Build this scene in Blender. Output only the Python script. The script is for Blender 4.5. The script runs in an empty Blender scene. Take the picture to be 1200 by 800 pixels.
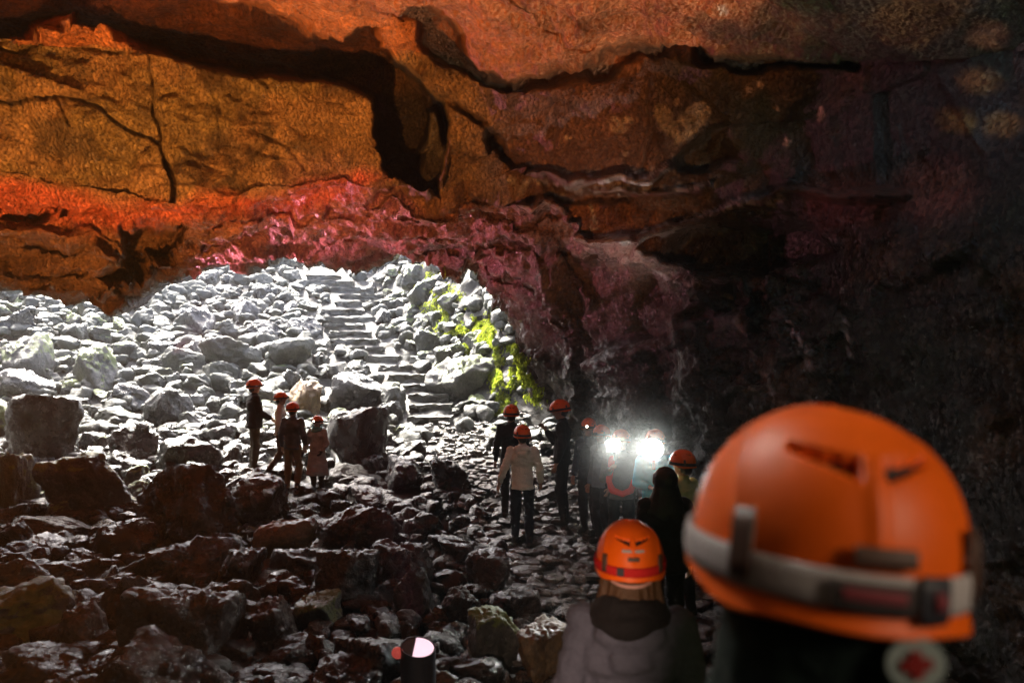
import bpy, bmesh, math, random
import numpy as np
from mathutils import Vector, Matrix, noise as mnoise

R = math.radians
F = 857.0            # focal length of the lens in photo pixels (1200 wide)
CZ = 2.1             # eye height
random.seed(7)
rng = np.random.default_rng(7)
sc = bpy.context.scene
C = sc.collection

# ------------------------------------------------------------------ camera
cam_d = bpy.data.cameras.new('camera')
cam = bpy.data.objects.new('camera', cam_d)
C.objects.link(cam)
cam.location = (0, 0, CZ)
cam.rotation_euler = (R(90), 0, 0)
cam_d.sensor_width = 36
cam_d.lens = 36 * F / 1200
cam_d.shift_y = 50 / 1200
cam_d.clip_start = 0.05
cam_d.clip_end = 500
cam_d.dof.use_dof = True
cam_d.dof.focus_distance = 11.0
cam_d.dof.aperture_fstop = 2.2
sc.camera = cam

# ------------------------------------------------------------------ world + sun
SUN_EL, SUN_AZ = 52, 32      # azimuth measured from +Y towards -X
w = bpy.data.worlds.new('World')
sc.world = w
w.use_nodes = True
nt = w.node_tree
bg = nt.nodes['Background']
sky = nt.nodes.new('ShaderNodeTexSky')
sky.sky_type = 'NISHITA'
sky.sun_disc = False
sky.sun_elevation = R(SUN_EL)
sky.sun_rotation = R(-SUN_AZ)
sky.air_density = 1.0
sky.dust_density = 6.0
nt.links.new(sky.outputs[0], bg.inputs[0])
bg.inputs[1].default_value = 0.15
sd = bpy.data.lights.new('sun', 'SUN')
sd.energy = 3.6
sd.angle = R(14)
sd.color = (1.0, 0.97, 0.87)
sun = bpy.data.objects.new('sun', sd)
C.objects.link(sun)
sdir = Vector((-math.sin(R(SUN_AZ)) * math.cos(R(SUN_EL)), math.cos(R(SUN_AZ)) * math.cos(R(SUN_EL)), math.sin(R(SUN_EL))))
sun.rotation_euler = sdir.to_track_quat('Z', 'Y').to_euler()
sun.location = sdir * 60

sc.view_settings.view_transform = 'Standard'
sc.view_settings.look = 'None'
sc.view_settings.exposure = 3.05
sc.view_settings.gamma = 1
sc.render.engine = 'CYCLES'
sc.cycles.use_denoising = True
sc.cycles.max_bounces = 4
sc.cycles.diffuse_bounces = 2
sc.cycles.glossy_bounces = 3
sc.cycles.volume_bounces = 0
sc.cycles.sample_clamp_indirect = 6
sc.cycles.caustics_reflective = False
sc.cycles.caustics_refractive = False


def spot(name, loc, target, power, color, size=70, blend=0.7, radius=0.06):
    d = bpy.data.lights.new(name, 'SPOT')
    d.energy = power
    d.color = color
    d.spot_size = R(size)
    d.spot_blend = blend
    d.shadow_soft_size = radius
    o = bpy.data.objects.new(name, d)
    C.objects.link(o)
    o.location = loc
    v = Vector(target) - Vector(loc)
    o.rotation_euler = v.to_track_quat('-Z', 'Y').to_euler()
    return o


# the cave's own show lighting: floor lamps outside the picture washing roof and walls; plus one added ledge fill
spot('orange_floor_lamp', (-5.0, 5.6, 0.3), (-5.6, 8.8, 6.6), 520, (1.0, 0.37, 0.08), 95, 0.9, 0.08)
spot('orange_roof_lamp', (-1.5, 1.2, 0.6), (-1.3, 7.4, 6.2), 360, (1.0, 0.34, 0.08), 72, 1.0, 0.08)
spot('pink_floor_lamp', (-6.6, 14.2, 2.7), (-3.0, 12.9, 4.7), 250, (1.0, 0.28, 0.42), 70, 1.0, 0.06)
spot('ledge_fill_spot', (0.95, 8.6, 1.75), (1.3, 9.9, 4.9), 26, (0.9, 0.97, 1.0), 62, 1.0, 0.03)  # added cool fill for glints on the ledges, tied to no visitor's lamp
spot('green_wall_lamp', (1.6, -1.5, 0.6), (3.8, 5.0, 2.6), 9, (0.6, 0.7, 0.18), 90, 1.0, 0.2)
spot('warm_visitor_lamp', (1.6, -0.7, 2.75), (0.34, 0.78, 1.98), 8.5, (1.0, 0.8, 0.6), 38, 1.0, 0.3)
spot('warm_hand_lamp', (-0.2, -0.2, 1.7), (1.0, 5.0, 0.2), 26, (1.0, 0.66, 0.46), 44, 1.0, 0.08)


# ------------------------------------------------------------------ helpers
def at(px, py, Y):
    return Vector(((px - 600) * Y / F, Y, CZ + (450 - py) * Y / F))


def link(name, me, parent=None):
    o = bpy.data.objects.new(name, me)
    C.objects.link(o)
    if parent is not None:
        o.parent = parent
    return o


def tag(o, label=None, cat=None, group=None, kind=None):
    if label: o['label'] = label
    if cat: o['category'] = cat
    if group: o['group'] = group
    if kind: o['kind'] = kind
    return o


def empty(name, loc=(0, 0, 0), rz=0):
    o = bpy.data.objects.new(name, None)
    C.objects.link(o)
    o.location = loc
    o.rotation_euler = (0, 0, rz)
    o.empty_display_size = 0.1
    return o


def pydata(name, V, Fc, smooth=True):
    me = bpy.data.meshes.new(name)
    V = np.asarray(V, dtype=np.float32)
    if isinstance(Fc, np.ndarray):
        n, k = Fc.shape
        me.vertices.add(len(V))
        me.vertices.foreach_set('co', V.ravel())
        me.loops.add(n * k)
        me.loops.foreach_set('vertex_index', Fc.astype(np.int32).ravel())
        me.polygons.add(n)
        me.polygons.foreach_set('loop_start', np.arange(0, n * k, k, dtype=np.int32))
        me.polygons.foreach_set('loop_total', np.full(n, k, dtype=np.int32))
        me.update(calc_edges=True)
        me.validate()
    else:
        me.from_pydata([tuple(v) for v in V], [], Fc)
    if smooth:
        me.polygons.foreach_set('use_smooth', np.ones(len(me.polygons), dtype=bool))
    return me


def grid_faces(nu, nv, wrap=False):
    i, j = np.meshgrid(np.arange(nu if wrap else nu - 1), np.arange(nv - 1), indexing='ij')
    i2 = (i + 1) % nu
    f = np.stack([i * nv + j, i2 * nv + j, i2 * nv + j + 1, i * nv + j + 1], -1)
    return f.reshape(-1, 4)


# numpy noise ------------------------------------------------------
def _h(ix, iy, iz, s):
    n = (ix * 374761393 + iy * 668265263 + iz * 2147483647 + s * 1274126177) & 0xFFFFFFFF
    n = ((n ^ (n >> 13)) * 1274126177) & 0xFFFFFFFF
    n = ((n ^ (n >> 16)) * 2246822519) & 0xFFFFFFFF
    return ((n ^ (n >> 15)) & 0xFFFFFF) / float(0xFFFFFF)


def vnoise(P, s=0):
    Pi = np.floor(P).astype(np.int64)
    f = P - Pi
    f = f * f * f * (f * (f * 6 - 15) + 10)
    r = 0
    for dx in (0, 1):
        wx = f[:, 0] if dx else 1 - f[:, 0]
        for dy in (0, 1):
            wy = f[:, 1] if dy else 1 - f[:, 1]
            for dz in (0, 1):
                wz = f[:, 2] if dz else 1 - f[:, 2]
                r = r + wx * wy * wz * _h(Pi[:, 0] + dx, Pi[:, 1] + dy, Pi[:, 2] + dz, s)
    return r * 2 - 1


def fbm(P, scale=1.0, octv=4, s=0, gain=0.5):
    r = 0
    a = 1.0
    Q = np.asarray(P) / scale
    for o in range(octv):
        r = r + a * vnoise(Q + 17.3 * o, s + o)
        Q = Q * 2.03
        a *= gain
    return r


def facet(P, scale=1.0, s=0, stretch=(1, 1, 1)):
    """broken, block-like relief: each cell is a tilted plane at its own height"""
    Q = np.asarray(P) / scale / np.array(stretch)
    Pi = np.floor(Q).astype(np.int64)
    best = np.full(len(Q), 1e9)
    val = np.zeros(len(Q))
    for dx in (-1, 0, 1):
        for dy in (-1, 0, 1):
            for dz in (-1, 0, 1):
                a, b, c = Pi[:, 0] + dx, Pi[:, 1] + dy, Pi[:, 2] + dz
                px = a + _h(a, b, c, s); py = b + _h(a, b, c, s + 1); pz = c + _h(a, b, c, s + 2)
                d = (Q[:, 0] - px) ** 2 + (Q[:, 1] - py) ** 2 + (Q[:, 2] - pz) ** 2
                nx = _h(a, b, c, s + 3) - .5; ny = _h(a, b, c, s + 4) - .5; nz = _h(a, b, c, s + 5) - .5
                v = (Q[:, 0] - px) * nx + (Q[:, 1] - py) * ny + (Q[:, 2] - pz) * nz + (_h(a, b, c, s + 6) - .5) * .8
                m = d < best
                best = np.where(m, d, best)
                val = np.where(m, v, val)
    return val


def sstep(a, b, x):
    t = np.clip((x - a) / (b - a), 0, 1)
    return t * t * (3 - 2 * t)


def seg_dist(px, py, poly, closed=False):
    pts = list(poly) + ([poly[0]] if closed else [])
    d = np.full(px.shape, 1e9)
    for (x0, y0), (x1, y1) in zip(pts[:-1], pts[1:]):
        dx, dy = x1 - x0, y1 - y0
        t = np.clip(((px - x0) * dx + (py - y0) * dy) / (dx * dx + dy * dy + 1e-9), 0, 1)
        d = np.minimum(d, np.hypot(px - x0 - t * dx, py - y0 - t * dy))
    return d


def poly_sd(px, py, poly):
    """positive inside"""
    inside = np.zeros(px.shape, dtype=bool)
    n = len(poly)
    for i in range(n):
        x0, y0 = poly[i]
        x1, y1 = poly[(i + 1) % n]
        c = ((y0 > py) != (y1 > py))
        with np.errstate(divide='ignore', invalid='ignore'):
            xi = (x1 - x0) * (py - y0) / ((y1 - y0) if y1 != y0 else 1e-9) + x0
        inside ^= c & (px < xi)
    d = seg_dist(px, py, poly, True)
    return np.where(inside, d, -d)


# ------------------------------------------------------------------ materials
def newmat(name):
    m = bpy.data.materials.new(name)
    m.use_nodes = True
    n = m.node_tree
    return m, n, n.nodes['Principled BSDF']


def simple(name, col, rough=0.6, spec=0.5, noise=0.0, nscale=30, bump=0.0, metallic=0, coat=0, emis=None, estr=0, sheen=0):
    m, n, b = newmat(name)
    b.inputs['Base Color'].default_value = (*col, 1)
    b.inputs['Roughness'].default_value = rough
    b.inputs['Specular IOR Level'].default_value = spec
    b.inputs['Metallic'].default_value = metallic
    b.inputs['Coat Weight'].default_value = coat
    b.inputs['Sheen Weight'].default_value = sheen
    if emis:
        b.inputs['Emission Color'].default_value = (*emis, 1)
        b.inputs['Emission Strength'].default_value = estr
    if noise or bump:
        tc = n.nodes.new('ShaderNodeTexCoord')
        t = n.nodes.new('ShaderNodeTexNoise')
        t.inputs['Scale'].default_value = nscale
        t.inputs['Detail'].default_value = 5
        n.links.new(tc.outputs['Object'], t.inputs['Vector'])
        if noise:
            mx = n.nodes.new('ShaderNodeMix'); mx.data_type = 'RGBA'
            mx.inputs[6].default_value = (*[c * (1 - noise) for c in col], 1)
            mx.inputs[7].default_value = (*[min(1, c * (1 + noise)) for c in col], 1)
            n.links.new(t.outputs[0], mx.inputs[0])
            n.links.new(mx.outputs[2], b.inputs['Base Color'])
        if bump:
            bp = n.nodes.new('ShaderNodeBump')
            bp.inputs['Strength'].default_value = bump
            bp.inputs['Distance'].default_value = 0.02
            n.links.new(t.outputs[0], bp.inputs['Height'])
            n.links.new(bp.outputs[0], b.inputs['Normal'])
    return m


def rock_mat(name, dark, light, rough=(0.32, 0.7), attr=None, moss=0.0, bump=0.6, scale=3.0, world=True, objrand=True, fine=1.0, pit=0.3, bd=1.5):
    m, n, b = newmat(name)
    N, L = n.nodes.new, n.links.new
    geo = N('ShaderNodeNewGeometry')
    src = geo.outputs['Position']
    n1 = N('ShaderNodeTexNoise'); n1.inputs['Scale'].default_value = scale; n1.inputs['Detail'].default_value = 8; n1.inputs['Roughness'].default_value = 0.62
    L(src, n1.inputs['Vector'])
    n2 = N('ShaderNodeTexNoise'); n2.inputs['Scale'].default_value = scale * 7 * fine; n2.inputs['Detail'].default_value = 9; n2.inputs['Roughness'].default_value = 0.7
    L(src, n2.inputs['Vector'])
    v = N('ShaderNodeTexVoronoi'); v.inputs['Scale'].default_value = scale * 9 * fine
    wv = N('ShaderNodeVectorMath'); wv.operation = 'ADD'
    L(src, wv.inputs[0]); 
    sc2 = N('ShaderNodeVectorMath'); sc2.operation = 'SCALE'; sc2.inputs['Scale'].default_value = 0.12
    L(n2.outputs['Color'], sc2.inputs[0]); L(sc2.outputs[0], wv.inputs[1])
    L(wv.outputs[0], v.inputs['Vector'])
    mixc = N('ShaderNodeMix'); mixc.data_type = 'RGBA'
    ramp = N('ShaderNodeMapRange'); ramp.inputs[1].default_value = 0.35; ramp.inputs[2].default_value = 0.68
    L(n1.outputs[0], ramp.inputs[0]); L(ramp.outputs[0], mixc.inputs[0])
    mixc.inputs[6].default_value = (*dark, 1)
    mixc.inputs[7].default_value = (*light, 1)
    col = mixc.outputs[2]
    if attr:
        at_ = N('ShaderNodeAttribute'); at_.attribute_name = attr
        mul = N('ShaderNodeMix'); mul.data_type = 'RGBA'; mul.blend_type = 'MULTIPLY'; mul.inputs[0].default_value = 1
        L(col, mul.inputs[6]); L(at_.outputs['Color'], mul.inputs[7])
        col = mul.outputs[2]
    # fine speckle
    sp = N('ShaderNodeMapRange'); sp.inputs[1].default_value = 0.3; sp.inputs[2].default_value = 0.7; sp.inputs[3].default_value = 0.4; sp.inputs[4].default_value = 1.6
    L(n2.outputs[0], sp.inputs[0])
    mm = N('ShaderNodeVectorMath'); mm.operation = 'SCALE'
    L(col, mm.inputs[0]); L(sp.outputs[0], mm.inputs['Scale'])
    col = mm.outputs[0]
    if objrand:
        oi = N('ShaderNodeObjectInfo')
        mr = N('ShaderNodeMapRange'); mr.inputs[3].default_value = 0.65; mr.inputs[4].default_value = 1.45
        L(oi.outputs['Random'], mr.inputs[0])
        m3 = N('ShaderNodeVectorMath'); m3.operation = 'SCALE'
        L(col, m3.inputs[0]); L(mr.outputs[0], m3.inputs['Scale'])
        col = m3.outputs[0]
    if moss > 0:
        sx = N('ShaderNodeSeparateXYZ'); L(geo.outputs['Normal'], sx.inputs[0])
        n3 = N('ShaderNodeTexNoise'); n3.inputs['Scale'].default_value = 1.1; n3.inputs['Detail'].default_value = 7; n3.inputs['Roughness'].default_value = 0.7
        L(src, n3.inputs['Vector'])
        a = N('ShaderNodeMath'); a.operation = 'MULTIPLY_ADD'
        L(sx.outputs['Z'], a.inputs[0]); a.inputs[1].default_value = 0.25; L(n3.outputs[0], a.inputs[2])
        mr = N('ShaderNodeMapRange'); mr.inputs[1].default_value = 0.98 - moss * 0.45; mr.inputs[2].default_value = 1.04 - moss * 0.45
        L(a.outputs[0], mr.inputs[0])
        mx = N('ShaderNodeMix'); mx.data_type = 'RGBA'
        L(mr.outputs[0], mx.inputs[0]); L(col, mx.inputs[6])
        mc = N('ShaderNodeMix'); mc.data_type = 'RGBA'
        mc.inputs[6].default_value = (0.07, 0.10, 0.025, 1); mc.inputs[7].default_value = (0.20, 0.24, 0.06, 1)
        L(n2.outputs[0], mc.inputs[0]); L(mc.outputs[2], mx.inputs[7])
        col = mx.outputs[2]
    L(col, b.inputs['Base Color'])
    rr = N('ShaderNodeMapRange'); rr.inputs[1].default_value = 0.4; rr.inputs[2].default_value = 0.62
    rr.inputs[3].default_value = rough[0]; rr.inputs[4].default_value = rough[1]
    L(n1.outputs[0], rr.inputs[0]); L(rr.outputs[0], b.inputs['Roughness'])
    if attr:
        wt = N('ShaderNodeAttribute'); wt.attribute_name = 'wet'
        wm = N('ShaderNodeMath'); wm.operation = 'MULTIPLY_ADD'; wm.inputs[1].default_value = -0.34
        L(wt.outputs['Fac'], wm.inputs[0]); L(rr.outputs[0], wm.inputs[2])
        cl = N('ShaderNodeMath'); cl.operation = 'MAXIMUM'; cl.inputs[1].default_value = 0.2
        L(wm.outputs[0], cl.inputs[0]); L(cl.outputs[0], b.inputs['Roughness'])
    b.inputs['Specular IOR Level'].default_value = 0.5 if attr else 0.75
    b1 = N('ShaderNodeBump'); b1.inputs['Strength'].default_value = bump; b1.inputs['Distance'].default_value = 0.10
    L(n1.outputs[0], b1.inputs['Height'])
    b2 = N('ShaderNodeBump'); b2.inputs['Strength'].default_value = bump; b2.inputs['Distance'].default_value = 0.03 * bd
    L(n2.outputs[0], b2.inputs['Height']); L(b1.outputs[0], b2.inputs['Normal'])
    b3 = N('ShaderNodeBump'); b3.inputs['Strength'].default_value = pit; b3.inputs['Distance'].default_value = 0.02 * bd
    L(v.outputs[0], b3.inputs['Height']); L(b2.outputs[0], b3.inputs['Normal'])
    L(b3.outputs[0], b.inputs['Normal'])
    return m


M = {}
M['cave'] = rock_mat('cave_rock', (0.55, 0.5, 0.45), (1.15, 1.1, 1.05), (0.42, 0.8), attr='rockcol', bump=1.0, scale=2.2, objrand=False, fine=1.1, pit=0.6, bd=2.6)
M['ground'] = rock_mat('ground_rock', (0.022, 0.02, 0.018), (0.06, 0.052, 0.045), (0.6, 0.9), bump=0.9, scale=3, objrand=False)
M['crater'] = rock_mat('crater_rock', (0.10, 0.10, 0.09), (0.24, 0.24, 0.21), (0.5, 0.8), bump=0.8, scale=1.6, objrand=False, moss=0.6)
M['rock'] = rock_mat('lava_rock', (0.018, 0.018, 0.018), (0.065, 0.064, 0.062), (0.10, 0.42), bump=0.7, scale=3.4, moss=0.22)
M['rock_dry'] = rock_mat('dry_lava_rock', (0.028, 0.030, 0.025), (0.084, 0.086, 0.070), (0.4, 0.8), bump=0.7, scale=3.0, moss=0.42)
M['rock_moss'] = rock_mat('mossy_lava_rock', (0.03, 0.03, 0.026), (0.09, 0.085, 0.075), (0.35, 0.7), bump=0.7, scale=3.0, moss=0.85)
M['rock_red'] = rock_mat('red_lava_rock', (0.022, 0.015, 0.013), (0.062, 0.040, 0.033), (0.10, 0.45), bump=0.7, scale=3.4)
M['rock_ochre'] = rock_mat('ochre_rock', (0.12, 0.07, 0.03), (0.24, 0.15, 0.07), (0.3, 0.6), bump=0.5, scale=3.0)
M['path'] = rock_mat('wet_path_stone', (0.10, 0.094, 0.088), (0.24, 0.22, 0.205), (0.08, 0.32), bump=0.7, scale=4.5)
M['step'] = rock_mat('step_stone', (0.034, 0.033, 0.028), (0.09, 0.086, 0.072), (0.4, 0.7), bump=0.7, scale=4.0)

# ------------------------------------------------------------------ terrain height
YS = [-8, 1.6, 3.5, 9.6, 12.5, 16, 17, 19.5, 22, 28, 30, 32, 34, 36, 42]
ZS = [.22, .22, 0.02, 0, .42, 1.0, 1.25, 2.25, 3.4, 5.9, 6.75, 7.3, 7.6, 7.8, 8.0]
PY = [-8, 2, 5.1, 9.6, 12.5, 16, 17, 19.5, 22, 28, 31, 40]
PX = [0.4, .45, .42, .45, -.35, -1.35, -1.9, -3.2, -4.3, -6.9, -7.8, -8]


def path_x(y):
    return np.interp(y, PY, PX)


def hz(x, y):
    x = np.asarray(x, float); y = np.asarray(y, float)
    z = np.interp(y, YS, ZS)
    px = path_x(y)
    z = z + 0.03 * np.maximum(0, -x - 3) * sstep(3, 7, y)
    z = z + 0.08 * sstep(1.0, 2.2, px - x) * sstep(2, 4, y) * (1 - sstep(15, 18, y))
    z = z + 2.3 * sstep(1.3, 3.6, x - px) * sstep(15.5, 19, y)
    return z


def hit(px, py, y0=2.0, y1=40):
    """where the sight line through a photo point meets the ground"""
    ys = np.arange(y0, y1, 0.05)
    xs = (px - 600) * ys / F
    zs = CZ + (450 - py) * ys / F
    d = zs - hz(xs, ys)
    k = np.where(d < 0)[0]
    return float(ys[k[0]]) if len(k) else None


# ground sheet
gx = np.concatenate([np.arange(-24, -9, 0.3), np.arange(-9, 4.5, 0.09), np.arange(4.5, 12, 0.4)])
gy = np.concatenate([np.arange(-8, 2, 0.4), np.arange(2, 25, 0.09), np.arange(25, 42, 0.22)])
GX, GY = np.meshgrid(gx, gy, indexing='ij')
X, Y = GX.ravel(), GY.ravel()
Z = hz(X, Y)
P = np.stack([X, Y, Z], 1)
pm = 1 - sstep(0.5, 1.1, np.abs(X - path_x(Y)))
Z = Z + (0.22 * facet(P, 0.55, 3) + 0.05 * fbm(P, 0.3, 4, 9)) * (1 - pm * .8) * (1 - .6 * sstep(1.2, 1.8, X - path_x(Y)) * sstep(15, 17, Y)) + pm * 0.10 * (facet(P, 0.32, 13, (1.3, 1, 1))) - 0.06 - .10 * (1 - pm) * sstep(3, 5, Y)
bkm = sstep(1.2, 1.8, X - path_x(Y)) * sstep(15, 17, Y)
X = X + bkm * .35 * facet(P, .7, 23); Y = Y + bkm * .35 * facet(P, .6, 27)
me = pydata('cave_ground', np.stack([X, Y, Z], 1), grid_faces(len(gx), len(gy)))
me.materials.append(M['ground'])
tag(link('ground', me), kind='structure')

# ------------------------------------------------------------------ cave shell
COLS = [
    # L0              L1        L2           L3            L4
    [('w', -9, 0, 6.4), ('w', -12, 2, 6.2), ('w', -12, 2, 5.5), ('w', -12, 2, 3.5), ('w', -12.4, 2, -.6)],
    [('w', -6, 3.5, 6.3), ('w', -12, 8, 6.2), ('w', -12, 8.5, 5.5), ('w', -12, 9, 4.0), ('w', -12.6, 10, -.3)],
    [(-300, -420, 4), (-300, 0, 7.6), (-300, 55, 9.5), (-300, 215, 9.5), (-300, 365, 11)],
    [(0, -420, 4), (0, 0, 7.4), (0, 40, 9.6), (0, 212, 9.8), (0, 348, 12)],
    [(130, -420, 4), (130, 0, 7.4), (130, 52, 9.8), (130, 236, 10), (130, 357, 12.3)],
    [(215, -420, 4), (215, 0, 7.4), (215, 65, 9.8), (215, 240, 10), (215, 327, 13.5)],
    [(345, -420, 4), (345, 0, 7.4), (345, 86, 10), (345, 228, 10.5), (345, 309, 15)],
    [(430, -420, 4), (430, 0, 7.4), (430, 70, 10), (430, 225, 10.6), (430, 306, 15.5)],
    [(500, -420, 4), (500, 0, 7.4), (500, 60, 9.2), (500, 236, 10.6), (500, 300, 15.5)],
    [(560, -420, 4), (560, 0, 7.4), (560, 80, 9.2), (560, 225, 10.5), (560, 322, 15.5)],
    [(600, -420, 4), (600, 0, 7.3), (600, 95, 9.2), (600, 215, 10.3), (600, 378, 15.3)],
    [(645, -420, 4), (645, 0, 7.2), (645, 93, 9.0), (645, 210, 10), (645, 470, 15)],
    [(700, -420, 4), (700, 0, 7.0), (700, 88, 8.8), (700, 205, 9.6), (700, 560, 13.5)],
    [(800, -420, 4), (800, 0, 6.8), (800, 80, 8.4), (800, 200, 9), (800, 680, 10)],
    [(950, -420, 4), (950, 0, 6.3), (950, 80, 7.6), (950, 215, 7.8), (950, 790, 7.2)],
    [(1200, -420, 4), (1200, 0, 5.3), (1200, 60, 5.6), (1200, 230, 5.5), (1200, 950, 5)],
    [('w', 4.0, 2.5, 6.2), ('w', 4.1, 3.0, 5.2), ('w', 4.1, 3.0, 4.8), ('w', 4.0, 2.8, 3.6), ('w', 4.0, 2.5, -.6)],
    [('w', 4.4, -2, 6.2), ('w', 4.4, -2, 5.2), ('w', 4.4, -2, 4.6), ('w', 4.4, -2, 3), ('w', 4.4, -2, -.6)],
]
net = np.array([[(c[1:] if c[0] == 'w' else tuple(at(*c))) for c in col] for col in COLS], float)
ncol = [10, 24, 40, 66, 46, 60, 44, 36, 32, 24, 26, 28, 44, 60, 80, 24, 10]       # samples between columns
nrow = [36, 56, 70, 140]
us = np.concatenate([[i + k / n for k in range(n)] for i, n in enumerate(ncol)] + [[len(ncol)]])
vs = np.concatenate([[i + k / n for k in range(n)] for i, n in enumerate(nrow)] + [[len(nrow)]])


def smooth_t(t, k=0.0):
    return t


ui = np.minimum(us.astype(int), len(ncol) - 1); uf = us - ui
vi = np.minimum(vs.astype(int), len(nrow) - 1); vf = vs - vi
A = net[ui][:, vi]; B = net[ui + 1][:, vi]; Cc = net[ui][:, vi + 1]; D = net[ui + 1][:, vi + 1]
uf_ = uf[:, None, None]; vf_ = vf[None, :, None]
S = (A * (1 - uf_) + B * uf_) * (1 - vf_) + (Cc * (1 - uf_) + D * uf_) * vf_
nU, nV = S.shape[:2]
# soften the kinks of the control net, but keep its rim
for it in range(5):
    T = S.copy()
    T[1:-1, 1:-1] = (S[:-2, 1:-1] + S[2:, 1:-1] + S[1:-1, :-2] + S[1:-1, 2:]) / 4
    S = T
P = S.reshape(-1, 3)
# ragged lip
vv = np.repeat(vs[None, :], nU, 0).ravel()
lipw = sstep(3.55, 4.0, vv)


def proj(P):
    yy = np.maximum(P[:, 1], 0.3)
    return 600 + P[:, 0] * F / yy, 450 - (P[:, 2] - CZ) * F / yy


px, py = proj(P)
wx = px + 7 * fbm(P, 0.7, 4, 51); wy = py + 6 * fbm(P, 0.6, 4, 61)

# normals of the base
G = P.reshape(nU, nV, 3)
du = np.gradient(G, axis=0); dv = np.gradient(G, axis=1)
Nn = np.cross(du, dv); Nn /= (np.linalg.norm(Nn, axis=2, keepdims=True) + 1e-9)
Nn = Nn.reshape(-1, 3)
toc = np.array([0, 0, CZ]) - P
flip = np.sign((Nn * toc).sum(1)); flip[flip == 0] = 1
Nn = Nn * flip[:, None]
ray = -toc / np.linalg.norm(toc, axis=1, keepdims=True)

lowceil = sstep(3.0, 3.15, vv)                     # underside between face and lip
face = sstep(1.95, 2.05, vv) * (1 - lowceil)
roof = 1 - sstep(1.9, 2.0, vv)
leftlow = lowceil * (1 - sstep(190, 240, px))
rightw = sstep(560, 700, px)

disp = 0.16 * fbm(P, 1.6, 3, 71) + 0.05 * fbm(P, 0.35, 4, 77)
disp += roof * (0.16 * facet(P, 1.5, 81) + 0.07 * fbm(P, .6, 3, 82) + 0.05 * facet(P, .4, 84) + 0.03 * fbm(P, 0.12, 3, 83))
disp += face * (0.26 * facet(P, 1.3, 85, (1.6, 1, 1)) + 0.10 * fbm(P, .6, 3, 86) + 0.06 * facet(P, .4, 87, (1.5, 1, 1)) + 0.04 * fbm(P * np.array([1, 1, 1.6]), 0.22, 4, 88))
disp += lowceil * (0.30 * facet(P, 0.8, 91, (2.8, 1.8, .8)) + 0.17 * facet(P, 0.34, 95, (3.2, 2.0, .8)) + 0.07 * facet(P, .15, 96, (2.6, 1.6, .8)) + 0.05 * fbm(P, 0.15, 3, 97)) * (1 - rightw * .35)
disp += leftlow * (0.30 * facet(P, 1.1, 101, (2.0, 1, .45)))
disp += rightw * lowceil * (0.35 * facet(P, 1.7, 111, (1, 1, 1.4)) + 0.14 * facet(P, .6, 112))
disp *= np.where(vv > 0.2, 1, 0.5) * (1 - .65 * sstep(900, 1020, px))
P = P + Nn * disp[:, None]

push = np.zeros(len(P))
# dark recess between roof slab and the face of the left block
recA = [(-320, -90), (0, -60), (130, -40), (190, -16), (240, 2), (300, 22), (360, 40), (400, 48), (440, 36), (462, 62), (520, 122), (528, 150),
        (520, 235), (492, 228), (470, 222), (445, 200), (438, 150), (440, 116), (380, 98), (300, 90), (200, 72), (110, 46), (84, 20), (40, 18), (18, 36), (0, 42), (-320, 45)]
push += 3.6 * sstep(-1, 7, poly_sd(wx, wy, recA))
pil = [(490, 130), (512, 125), (526, 180), (524, 228), (505, 238), (488, 215)]
push -= 2.6 * sstep(-1, 9, poly_sd(wx, wy, pil))
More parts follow.
